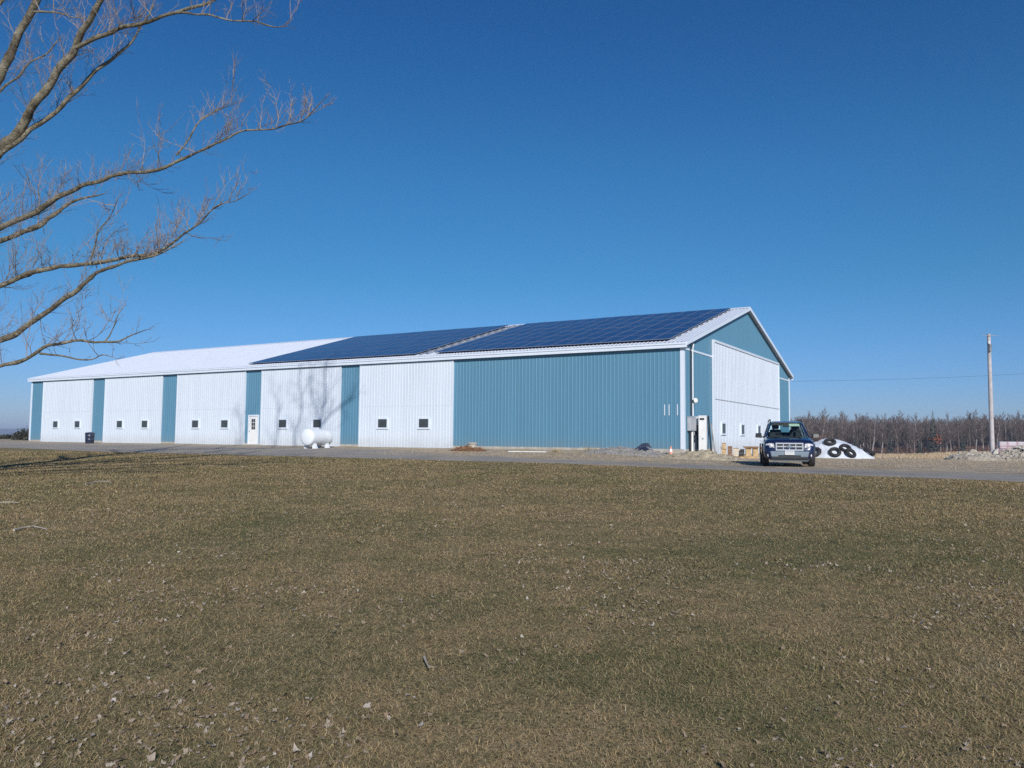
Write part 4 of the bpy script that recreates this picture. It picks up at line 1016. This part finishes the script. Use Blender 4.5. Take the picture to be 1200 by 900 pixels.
# the high limbs over the top of the view: their soft shadow falls on the second and third barn doors
SV = Vector((math.sin(AZ) * math.cos(EL), math.cos(AZ) * math.cos(EL), math.sin(EL)))
def above(u, z, Y):       # the point at depth Y whose shadow lands on the front wall at u, z
    T = W(u, -.12, z); return T + SV * ((Y - T.y) / SV.y) - off
def high_limb(P, r0, r1, dens, rs, tl=1.0):
    q = crv(P, 5); m_ = len(q); rad = [r0 + (r1 - r0) * i / (m_ - 1) for i in range(m_)]
    q = [p + Vector((noise.noise(p * .9), noise.noise(p * .9 + Vector((7, 0, 0))), noise.noise(p * .9 + Vector((0, 7, 0))))) * .16 for p in q]
    m2 = MB(); m2.tube(q, [r * .74 for r in rad], 8); m2.build('limb', M['bark'], big, smooth=True)
    for i in range(2, m_):
        for _ in range(dens):
            d = (q[i] - q[i - 1]).normalized() * .6 + Vector((rs.gauss(0, .6), rs.gauss(0, .6), rs.gauss(.5, .5))); twig(tw, rs, q[i].lerp(q[i - 1], rs.random()), d, rs.uniform(.6, 1.6) * tl, .015, 2)
rs_ = random.Random(41)
j0 = Vector((.45, .2, 13.6)); j1 = above(-33.2, -4.6, 21.5); j2 = above(-28.4, -2.6, 21.6)
high_limb([j0, j0.lerp(j1, .5) + Vector((0, 0, .9)), j1, j2, above(-25.6, .2, 21.7), above(-25.0, 2.4, 21.8), above(-24.8, 5.2, 22), above(-24.2, 8, 22.3)], .17, .05, 2, rs_)
high_limb([above(-27.2, -1.3, 21.6), above(-27.6, .6, 22.2), above(-27.0, 2.6, 22.8), above(-27.4, 5.5, 23.3)], .10, .04, 1, rs_)
high_limb([above(-25.3, 1.0, 21.7), above(-24.4, 2.0, 21.2), above(-23.4, 2.7, 20.6), above(-22.4, 3.3, 20)], .085, .035, 1, rs_)
high_limb([above(-28.8, -2.8, 21.6), above(-29.4, -.5, 21.0), above(-29.2, 1.6, 20.4), above(-29.6, 3.6, 20)], .09, .03, 1, rs_)
high_limb([above(-25.2, 1.6, 21.75), above(-26.0, 3.2, 22.3), above(-26.2, 5.5, 22.6)], .07, .03, 1, rs_)
high_limb([j1, above(-33.6, -2.2, 22.4), above(-32.9, .3, 22.8), above(-33.3, 2.4, 23.2)], .09, .03, 1, rs_)
o = tw.build('twigs', M['twig'], big); o['kind'] = 'stuff'

def bare_meshes(seed, H, rt0, spread, nb, tr_, lev=2, first=.28):
    """trunk and crown meshes of a bare deciduous tree of height H"""
    rg_ = random.Random(seed); tm, cm = MB(), MB()
    p = Vector((0, 0, -.3)); d = Vector((rg_.gauss(0, .04), rg_.gauss(0, .04), 1)).normalized(); pts = [p.copy()]; rad = [rt0 * 1.15]; n = 9
    for i in range(n):
        d = (d + Vector((rg_.gauss(0, .06), rg_.gauss(0, .06), .12))).normalized(); p = p + d * H / n; pts.append(p.copy()); rad.append(rt0 * (1 - .88 * (i + 1) / n))
    tm.tube(pts, rad, 6)
    for b in range(nb):
        t = first + (1 - first) * (b + rg_.random()) / nb; i = min(int(t * n), n - 1); q = pts[i].lerp(pts[i + 1], t * n - i)
        a = rg_.uniform(0, 6.283); e = rg_.uniform(.5, 1.25); dd = Vector((math.cos(a), math.sin(a), e)); ln = spread * H * (1.12 - t) * rg_.uniform(.6, 1.1) + .6
        r = max(tr_, rt0 * .42 * (1 - t) + tr_); cur = q; bp = [q]; br = [r]; k = 4
        for j in range(k):
            dd = (dd.normalized() + Vector((rg_.gauss(0, .2), rg_.gauss(0, .2), .14 + rg_.gauss(0, .1)))).normalized(); cur = cur + dd * ln / k; bp.append(cur); br.append(r * (1 - .7 * (j + 1) / k))
            for _ in range(2): twig(cm, rg_, cur, dd + Vector((rg_.gauss(0, .6), rg_.gauss(0, .6), rg_.gauss(.35, .4))), ln * rg_.uniform(.25, .5), tr_ * .8, lev - 1)
        cm.tube(bp, br, 4, False)
    return tm, cm
def me_of(mb, name, mat, sm=False):
    me = bpy.data.meshes.new(name); me.from_pydata(mb.v, [], mb.f); me.materials.append(M[mat]); me.update()
    if sm: me.polygons.foreach_set('use_smooth', [True] * len(me.polygons))
    return me
# the wood beyond the field
rw = random.Random(5)
protos = []
for i in range(8):
    H = 13.2 + rw.uniform(-1.5, 2.2)
    tm, cm = bare_meshes(100 + i, H, .15 + rw.uniform(0, .05), .33 + rw.uniform(-.04, .06), 24, .045, 2, .22)
    protos.append((me_of(tm, 'trunk', 'far_bark_pale' if i % 3 == 0 else 'far_bark'), me_of(cm, 'crown', 'far_twig')))
WG = 'bare trees of the wood beyond the field'
def place_tree(mt, mc, x, y, s, rz, label, group, name='bare_tree'):
    r_ = empty(name, (x, y, gz(x, y)), rz); r_.scale = (s, s, s); tag(r_, label, 'tree', group)
    for me, nm in ((mt, 'trunk'), (mc, 'crown')):
        o = bpy.data.objects.new(nm, me); col.objects.link(o); o.parent = r_
LB = 'grey bare tree in the wood on the horizon beyond the field'
for row in range(6):
    Y = 293 + row * 6; n_ = 46
    for k in range(n_):
        fx = .325 + (.665 - .325) * (k + rw.uniform(.0, 1)) / n_
        y_ = Y + rw.uniform(-4, 4); s = rw.uniform(.82, 1.05) * (1.0 if row else .92)
        mt, mc = rw.choice(protos); place_tree(mt, mc, fx * y_, y_, s, rw.uniform(0, 6.28), LB, WG)
def conifer(seed, H, wid):
    rg_ = random.Random(seed); tm, cm = MB(), MB(); tm.tube([(0, 0, -.3), (0, 0, H)], [.18, .03], 6); k = 22
    for i in range(k):
        t = i / (k - 1); z = H * (.12 + .88 * t); r0 = wid * (1 - t) ** .85 + .12
        for b in range(9):
            a = rg_.uniform(0, 6.283); r = r0 * rg_.uniform(.6, 1.15); d = Vector((math.cos(a), math.sin(a), 0)); sd = Vector((-d.y, d.x, 0)) * r * .26; tip = d * r + Vector((0, 0, z - r * rg_.uniform(.15, .45)))
            base = Vector((0, 0, z)); md = base.lerp(tip, .55) + Vector((0, 0, .08))
            cm.add([base, md - sd, tip, md + sd, md + Vector((0, 0, .22))], [(0, 1, 4), (1, 2, 4), (2, 3, 4), (3, 0, 4), (0, 3, 2, 1)])
    return me_of(tm, 'trunk', 'far_bark'), me_of(cm, 'crown', 'conifer')
c1, c2 = conifer(1, 15.5, 2.6), conifer(2, 8.5, 2.2)
q = at(1094, 520, 288); place_tree(*c1, q.x, q.y, 1.0, 0, 'tall dark conifer whose tip rises above the bare wood', None, 'pine_tree')
for px, s in ((957, .55), (1002, .7), (1043, .8), (1078, .55), (1128, .7), (1186, .75)):
    q = at(px, 520, rw.uniform(283, 292)); place_tree(*c2, q.x, q.y, s, rw.uniform(0, 6), 'low dark conifer at the foot of the bare wood', 'dark conifers among the bare wood', 'pine_tree')
def leafy(seed, H, wid, nleaf, mat):
    rg_ = random.Random(seed); tm, cm = MB(), MB(); tm.tube([(0, 0, -.3), (.1, 0, H * .5), (0, .1, H * .9)], [.12, .08, .03], 5)
    for _ in range(nleaf):
        v = Vector((rg_.gauss(0, 1), rg_.gauss(0, 1), rg_.gauss(0, 1))); v = v.normalized() * rg_.random() ** .4; c = Vector((v.x * wid, v.y * wid, H * .70 + v.z * H * .28)) + Vector((noise.noise(v * 3), 0, noise.noise(v * 3 + Vector((5, 0, 0))))) * wid * .5
        n = Vector((rg_.gauss(0, 1), rg_.gauss(0, 1), rg_.gauss(0, 1))).normalized(); a = n.orthogonal().normalized() * rg_.uniform(.12, .28); b = n.cross(a)
        cm.add([c - a, c - b * .7, c + a, c + b * .7], [(0, 1, 2, 3)])
    return me_of(tm, 'trunk', 'far_bark'), me_of(cm, 'crown', mat)
lf = leafy(4, 7.6, 2.1, 520, 'rust_leaf'); q = at(1096, 520, 288); place_tree(*lf, q.x, q.y, 1.0, 0, 'small rust orange leafy tree in front of the bare wood', None, 'rusty_tree')
lf2 = leafy(5, 6.5, 2.4, 420, 'brush_red'); q = at(962, 520, 286); place_tree(*lf2, q.x, q.y, 1.0, 0, 'reddish brown leafy tree behind the parked car', None, 'rusty_tree')
# deeper in, the wood reads as one grey mass of stems and twigs
mb = MB(); rd = random.Random(19)
for _ in range(8500):
    fx = rd.uniform(.30, .70); y_ = rd.uniform(318, 372); x_ = fx * y_; z_ = gz(x_, y_); h = (13.9 + 1.6 * noise.noise(Vector((fx * 90, y_ * .05, 2)))) * rd.uniform(.72, 1.0)
    d = Vector((rd.gauss(0, .05), rd.gauss(0, .05), 1)) * h; p0 = Vector((x_, y_, z_ - .2)); w_ = rd.uniform(.05, .13)
    mb.tube([p0, p0 + d * .5, p0 + d], [w_, w_ * .75, w_ * .3], 3, False)
    for _ in range(4):
        t = rd.uniform(.3, .95); q_ = p0 + d * t; e_ = Vector((rd.gauss(0, 1.0), rd.gauss(0, 1.0), rd.uniform(.4, 1.6))); mb.tube([q_, q_ + e_], [.055, .03], 3, False)
tag(mb.build('deep_wood', M['far_twig'], None), 'grey mass of stems and twigs deeper in the wood beyond the field', 'wood', None, 'stuff')
# undergrowth along the wood's edge: one uncountable mass
mb = MB(); ru = random.Random(9)
for _ in range(2600):
    fx = ru.uniform(.32, .67); y_ = 290 + abs(ru.gauss(0, 14)); x_ = fx * y_; z_ = gz(x_, y_); h = ru.uniform(.7, 3.2) * (1 + .6 * noise.noise(Vector((x_ * .08, 0, 4))))
    d = Vector((ru.gauss(0, .25), ru.gauss(0, .25), 1)) * h; p0 = Vector((x_, y_, z_ - .1)); w_ = ru.uniform(.03, .07)
    mb.tube([p0, p0 + d * .5, p0 + d + Vector((ru.gauss(0, .3), ru.gauss(0, .3), 0))], [w_, w_ * .8, w_ * .3], 3, False)
    for _ in range(2): mb.tube([p0 + d * .4, p0 + d * .7 + Vector((ru.gauss(0, .5), ru.gauss(0, .5), .4))], [w_ * .7, w_ * .3], 3, False)
tag(mb.build('undergrowth', M['brush_red'], None), 'reddish brown undergrowth along the foot of the bare wood', 'undergrowth', None, 'stuff')
# tall dry grass in the field beyond the yard
rng = np.random.default_rng(3)

def tall_grass(n, u0, u1, s0, s1, hgt):
    u = rng.uniform(u0, u1, n); w = rng.uniform(s0, s1, n) ; P = np.array([W(a, b) for a, b in zip(u.tolist(), w.tolist())]); X, Y = P[:, 0], P[:, 1]
    Z = np.array([gz(a, b) for a, b in zip(X.tolist(), Y.tolist())]); h = hgt * rng.uniform(.4, 1.1, n) * (1 + np.clip(Y - 60, 0, 200) * .004); az = rng.random(n) * 6.283; ln = rng.normal(.35, .22, n)
    d = np.stack([np.cos(az) * np.sin(ln), np.sin(az) * np.sin(ln), np.cos(ln)], 1) * h[:, None]; wd = (.006 + Y * .00022) * (1 if hgt > .15 else .5); sd = np.stack([np.ones(n), np.zeros(n), np.zeros(n)], 1) * wd[:, None]; p = np.stack([X, Y, Z - .03], 1)
    V = np.stack([p - sd, p + sd, p + d * .6 + sd * .8, p + d * .6 - sd * .8, p + d + np.stack([np.cos(az), np.sin(az), np.zeros(n)], 1) * (h * .2)[:, None]], 1)
    return V, rng.random(n)
V, T = tall_grass(60000, 6, 190, 22, 250, .34); V2, T2 = tall_grass(26000, 5, 60, 13, 40, .24); V3, T3 = tall_grass(5200, -15, 1.5, -8.4, -.3, .10); V4, T4 = tall_grass(14000, 2, 26, -9.5, 12, .09); V, T = np.concatenate([V, V2, V3, V4]), np.concatenate([T, T2, T3, T4]); n = len(V)
def m_hay():
    m, nt, b = new_mat('dry_grass')
    a_ = ND(nt, 'ShaderNodeAttribute', attribute_name='tint'); LK(nt, ramp(nt, a_.outputs['Fac'], [(0, (.19, .12, .075)), (.45, (.33, .25, .165)), (1, (.47, .385, .28))]), b.inputs['Base Color']); b.inputs['Roughness'].default_value = .9
    return m
M['dry_grass'] = m_hay()
o = np_mesh('dry_grass', V.reshape(-1, 3), ((np.arange(n) * 5)[:, None] + np.array([[0, 1, 2, 3, 3, 2, 4]])).ravel(), ((np.arange(n) * 7)[:, None] + np.array([[0, 4]])).ravel(), np.tile([4, 3], n), M['dry_grass'], np.repeat(T, 5))
tag(o, 'tall tan dry grass of the field before the bare wood', 'grass', None, 'stuff')
# bushes past the far left end of the barn
def bush(label, px, Y, H, wid, n, seed):
    q = at(px, 514, Y); q.z = gz(q.x, q.y); mb = MB(); rb = random.Random(seed)
    for _ in range(n):
        a = rb.uniform(0, 6.28); d = Vector((math.cos(a) * rb.uniform(.1, .9), math.sin(a) * rb.uniform(.1, .9), 1)); p0 = Vector((math.cos(a), math.sin(a), 0)) * rb.uniform(0, wid * .45)
        twig(mb, rb, p0, d, H * rb.uniform(.5, 1), .05, 1)
        for _ in range(5):
            c = p0 + d * H * rb.uniform(.15, .75) + Vector((rb.gauss(0, .3), rb.gauss(0, .3), rb.gauss(0, .2))); nn = Vector((rb.gauss(0, 1), rb.gauss(0, 1), rb.gauss(0, 1))).normalized(); aa = nn.orthogonal().normalized() * rb.uniform(.10, .25); bb = nn.cross(aa); mb.add([c - aa, c - bb * .7, c + aa, c + bb * .7], [(0, 1, 2, 3)])
    o = mb.build('bush', M['hedge'], None); o.location = q; tag(o, label, 'bush', 'dark bushes beyond the far end of the barn')
bush('tallest dark bush right beside the far end of the barn', 31, 88, 1.25, .9, 40, 1)
bush('medium dark bush second from the far end of the barn', 25, 95, .75, 1.1, 30, 2)
bush('low grey brown bush at the far left edge of the view', 5, 120, .45, 3.0, 40, 3)
bush('low grey brown bush between the edge one and the barn end', 14, 118, .5, 2.6, 40, 4)

# ------------------------------------------------------------------ lawn: grass blades, dead leaves, sticks
def vgz(x, y):
    return np.array([gz(a, b) for a, b in zip(x.tolist(), y.tolist())])
# interpolate the terrain on a fine grid for the many blades
gx = np.linspace(-40, 40, 321); gy = np.linspace(0, 48, 193)
GZ = np.array([[gz(a, b) for a in gx.tolist()] for b in gy.tolist()])
def fgz(x, y):
    fx = np.clip((x - gx[0]) / (gx[1] - gx[0]), 0, len(gx) - 1.001); fy = np.clip((y - gy[0]) / (gy[1] - gy[0]), 0, len(gy) - 1.001)
    i, j = fx.astype(int), fy.astype(int); a, b = fx - i, fy - j
    return GZ[j, i] * (1 - a) * (1 - b) + GZ[j, i + 1] * a * (1 - b) + GZ[j + 1, i] * (1 - a) * b + GZ[j + 1, i + 1] * a * b
INV = np.array(SITE.inverted())
def to_site(P):
    return P @ INV[:3, :3].T + INV[:3, 3]
def scatter(n, y0, y1, power):
    t = rng.random(n); e = 2 - power
    Y = (y0 ** e + (y1 ** e - y0 ** e) * t) ** (1 / e); X = (rng.random(n) * 2 - 1) * .69 * Y
    dx, dy = X - CX, Y - CY; s = -(dx * AXW.x + dy * AXW.y); u = dx * AXU.x + dy * AXU.y
    edge = np.interp(u, [p[0] for p in NEAR], [p[1] for p in NEAR]) + rng.normal(0, .30, n) - .05
    k = s > edge
    return X[k], Y[k]
def hash_noise(x, y, sc_, seed):
    g = np.random.default_rng(seed).random((256, 256)); X, Y = x * sc_ + 1000, y * sc_ + 1000; i, j = np.floor(X).astype(int), np.floor(Y).astype(int); a, b = X - i, Y - j; a = a * a * (3 - 2 * a); b = b * b * (3 - 2 * b)
    f = lambda p, q: g[q % 256, p % 256]
    return f(i, j) * (1 - a) * (1 - b) + f(i + 1, j) * a * (1 - b) + f(i, j + 1) * (1 - a) * b + f(i + 1, j + 1) * a * b
def blades(n, y0, y1, power):
    X, Y = scatter(n, y0, y1, power); n = len(X); Z = fgz(X, Y)
    dist = np.hypot(X, Y); pt = hash_noise(X, Y, 1.1, 1) * .6 + hash_noise(X, Y, 3.7, 2) * .4
    ln = rng.uniform(.014, .055, n) * (.5 + .9 * pt) * (1 + np.clip(dist - 8, 0, 30) * .02); wd = np.maximum(.0007 + rng.random(n) ** 2 * .0015, dist * .00026)
    az = rng.random(n) * 2 * np.pi; lean = np.clip(rng.normal(1.32, .26, n), .3, 1.56)
    d = np.stack([np.cos(az) * np.sin(lean), np.sin(az) * np.sin(lean), np.cos(lean)], 1)
    sa = az + np.pi / 2 + rng.normal(0, .5, n); sd = np.stack([np.cos(sa), np.sin(sa), np.zeros(n)], 1) * wd[:, None]
    p = np.stack([X, Y, Z - .002 + rng.uniform(0, .016, n) * pt], 1); mid = p + d * (ln * .55)[:, None]; ca_ = rng.normal(0, .8, n); d2 = np.stack([d[:, 0] * np.cos(ca_) - d[:, 1] * np.sin(ca_), d[:, 0] * np.sin(ca_) + d[:, 1] * np.cos(ca_), d[:, 2]], 1); d2[:, 2] += rng.uniform(-.7, .35, n); d2 /= np.linalg.norm(d2, axis=1)[:, None]
    tip = mid + d2 * (ln * .5)[:, None]; tip[:, 2] = np.maximum(tip[:, 2], Z + .004)
    V = np.stack([p - sd, p + sd, mid + sd * .8, mid - sd * .8, tip], 1)
    tint = np.clip(np.where(rng.random(n) < .10 + .5 * np.clip(hash_noise(X, Y, .7, 5) * .6 + hash_noise(X, Y, 2.3, 6) * .4 - .42, 0, 1) * 2.2, rng.uniform(0, .28, n), rng.beta(1.3, 1.3, n) * .62 + .32 + (rng.random(n) < .05) * .3), 0, 1)
    return V, tint
def blade_object(sets):
    V = np.concatenate([a for a, b in sets]); T = np.concatenate([b for a, b in sets]); n = len(V)
    base = (np.arange(n) * 5)[:, None]; loops = (base + np.array([[0, 1, 2, 3, 3, 2, 4]])).ravel()
    starts = ((np.arange(n) * 7)[:, None] + np.array([[0, 4]])).ravel(); totals = np.tile([4, 3], n)
    o = np_mesh('grass', to_site(V.reshape(-1, 3)), loops, starts, totals, M['grass'], np.repeat(T, 5))
    o.matrix_world = SITE
    tag(o, 'short dry winter lawn grass, straw brown with dull green patches', 'grass', None, 'stuff')
blade_object([blades(2100000, 3.0, 60, 1.42)])

def leaves(n, y0, y1, power):
    X, Y = scatter(n, y0, y1, power); k = (hash_noise(X, Y, .9, 12) * .6 + hash_noise(X, Y, .25, 13) * .4) > .505 + rng.random(len(X)) * .24 - .12
    X, Y = X[k], Y[k]; n = len(X); Z = fgz(X, Y) + rng.uniform(.004, .016, n); s = rng.uniform(.010, .026, n) * (1 + np.clip(np.hypot(X, Y) - 9, 0, 30) * .012)
    az = rng.random(n) * 6.283; m = 10; tx, ty = rng.normal(0, .35, n), rng.normal(0, .35, n); cu, cv = rng.normal(.35, .5, n), rng.normal(0, .5, n); el = rng.uniform(.5, 1, n)
    V = np.zeros((n, m + 1, 3)); V[:, 0] = np.stack([X, Y, Z], 1)
    for j in range(m):
        r = s * (1 if j % 2 == 0 else .62) * rng.uniform(.75, 1.2, n); a = 6.283 * j / m + rng.normal(0, .12, n); lx, ly = r * np.cos(a), r * np.sin(a) * el
        lz = lx * tx + ly * ty + (cu * lx * lx + cv * ly * ly) / s + rng.normal(0, .12, n) * s
        V[:, j + 1] = np.stack([X + lx * np.cos(az) - ly * np.sin(az), Y + lx * np.sin(az) + ly * np.cos(az), np.maximum(Z + lz, Z - .006)], 1)
    return V, rng.beta(1.6, 2.2, n)
ls = [leaves(9000, 3.2, 10, 1.0), leaves(16000, 9, 36, .8)]
V = np.concatenate([a for a, b in ls]); T = np.concatenate([b for a, b in ls]); n = len(V); tri = np.array([[0, 1 + j, 1 + (j + 1) % 10] for j in range(10)]).ravel()
loops = ((np.arange(n) * 11)[:, None] + tri[None]).ravel(); starts = np.arange(n * 10) * 3
o = np_mesh('fallen_leaves', V.reshape(-1, 3), loops, starts, np.full(n * 10, 3), M['dead_leaf'], np.repeat(T, 11))
tag(o, 'scattered pale curled dead leaves over the dry lawn', 'leaves', None, 'stuff')

def stick(pix, r, label):
    P = [ground_at(x, y) + Vector((0, 0, .035)) for x, y in pix]; c0 = P[0].copy(); mb = MB(); q = crv([p - c0 for p in P], 4)
    mb.tube(q, [r * (1 - .6 * i / (len(q) - 1)) for i in range(len(q))], 6); rs = random.Random(int(pix[0][0]))
    for i in range(2, len(q), 4): twig(mb, rs, q[i], Vector((rs.gauss(0, 1), rs.gauss(0, 1), .02)), r * rs.uniform(8, 16), r * .35, 0, 4, .15, 0)
    o = mb.build('fallen_branch', M['stick'], None, smooth=True); o.location = c0; tag(o, label, 'branch', 'fallen branches on the lawn')
stick([(100, 569), (112, 566.5), (124, 565.5), (131, 568)], .017, 'pale bent fallen branch on the lawn nearest the barn doors')
stick([(16, 624), (28, 621), (40, 620), (54, 623)], .018, 'pale fallen branch on the lawn nearest the left edge')
stick([(0, 591), (10, 590.5), (22, 591)], .015, 'thin dark fallen twig cut by the left photo edge')
stick([(497, 776), (500, 784), (503, 789)], .008, 'small whitish twig lying in the middle of the near lawn')

# ------------------------------------------------------------------ haze
mb = MB(); mb.box(-6800, 6800, -6800, 6800, -16.5, 58)
m = bpy.data.materials.new('haze'); m.use_nodes = True; nt = m.node_tree; nt.nodes.clear()
out = ND(nt, 'ShaderNodeOutputMaterial'); pv = ND(nt, 'ShaderNodeVolumePrincipled'); pv.inputs['Color'].default_value = (.62, .76, 1, 1); pv.inputs['Density'].default_value = 2.6e-4; pv.inputs['Anisotropy'].default_value = 0
LK(nt, pv.outputs[0], out.inputs['Volume'])
HAZE = True
if HAZE: tag(mb.build('haze', m), None, None, None, 'stuff')

# ------------------------------------------------------------------ light
w = bpy.data.worlds.new('World'); sc.world = w; w.use_nodes = True; nt = w.node_tree
sky = nt.nodes.new('ShaderNodeTexSky'); sky.sky_type = 'NISHITA'; sky.sun_disc = False; sky.sun_elevation = EL; sky.sun_rotation = AZ
sky.altitude = 300; sky.air_density = 1.0; sky.dust_density = .3; sky.ozone_density = 2.5
bg = nt.nodes['Background']; 
tc = ND(nt, 'ShaderNodeTexCoord'); sp_ = ND(nt, 'ShaderNodeSeparateXYZ'); LK(nt, tc.outputs['Generated'], sp_.inputs[0])
deep = ramp(nt, sp_.outputs['Z'], [(.0, (.52, .64, 1.02)), (.06, (.37, .59, 1.0)), (.19, (.225, .60, .86)), (.31, (.195, .61, .90)), (.47, (.135, .51, .87)), (1, (.12, .46, .85))])
LK(nt, mixc(nt, 1.0, sky.outputs[0], deep, 'MULTIPLY'), bg.inputs[0]); bg.inputs[1].default_value = .10
sun = bpy.data.lights.new('sun', 'SUN'); sun.energy = 4.45; sun.angle = R(.53); sun.color = (1, .955, .885)
so = bpy.data.objects.new('sun', sun); col.objects.link(so); so.location = (30, -60, 60)
sv = Vector((math.sin(AZ) * math.cos(EL), math.cos(AZ) * math.cos(EL), math.sin(EL)))
so.rotation_euler = sv.to_track_quat('Z', 'Y').to_euler()
sc.view_settings.view_transform = 'Standard'; sc.view_settings.look = 'None'; sc.view_settings.exposure = 0; sc.view_settings.gamma = 1
sc.cycles.max_bounces = 6; sc.cycles.diffuse_bounces = 2; sc.cycles.glossy_bounces = 3; sc.cycles.transparent_max_bounces = 12; sc.cycles.volume_bounces = 0
sc.cycles.use_denoising = False
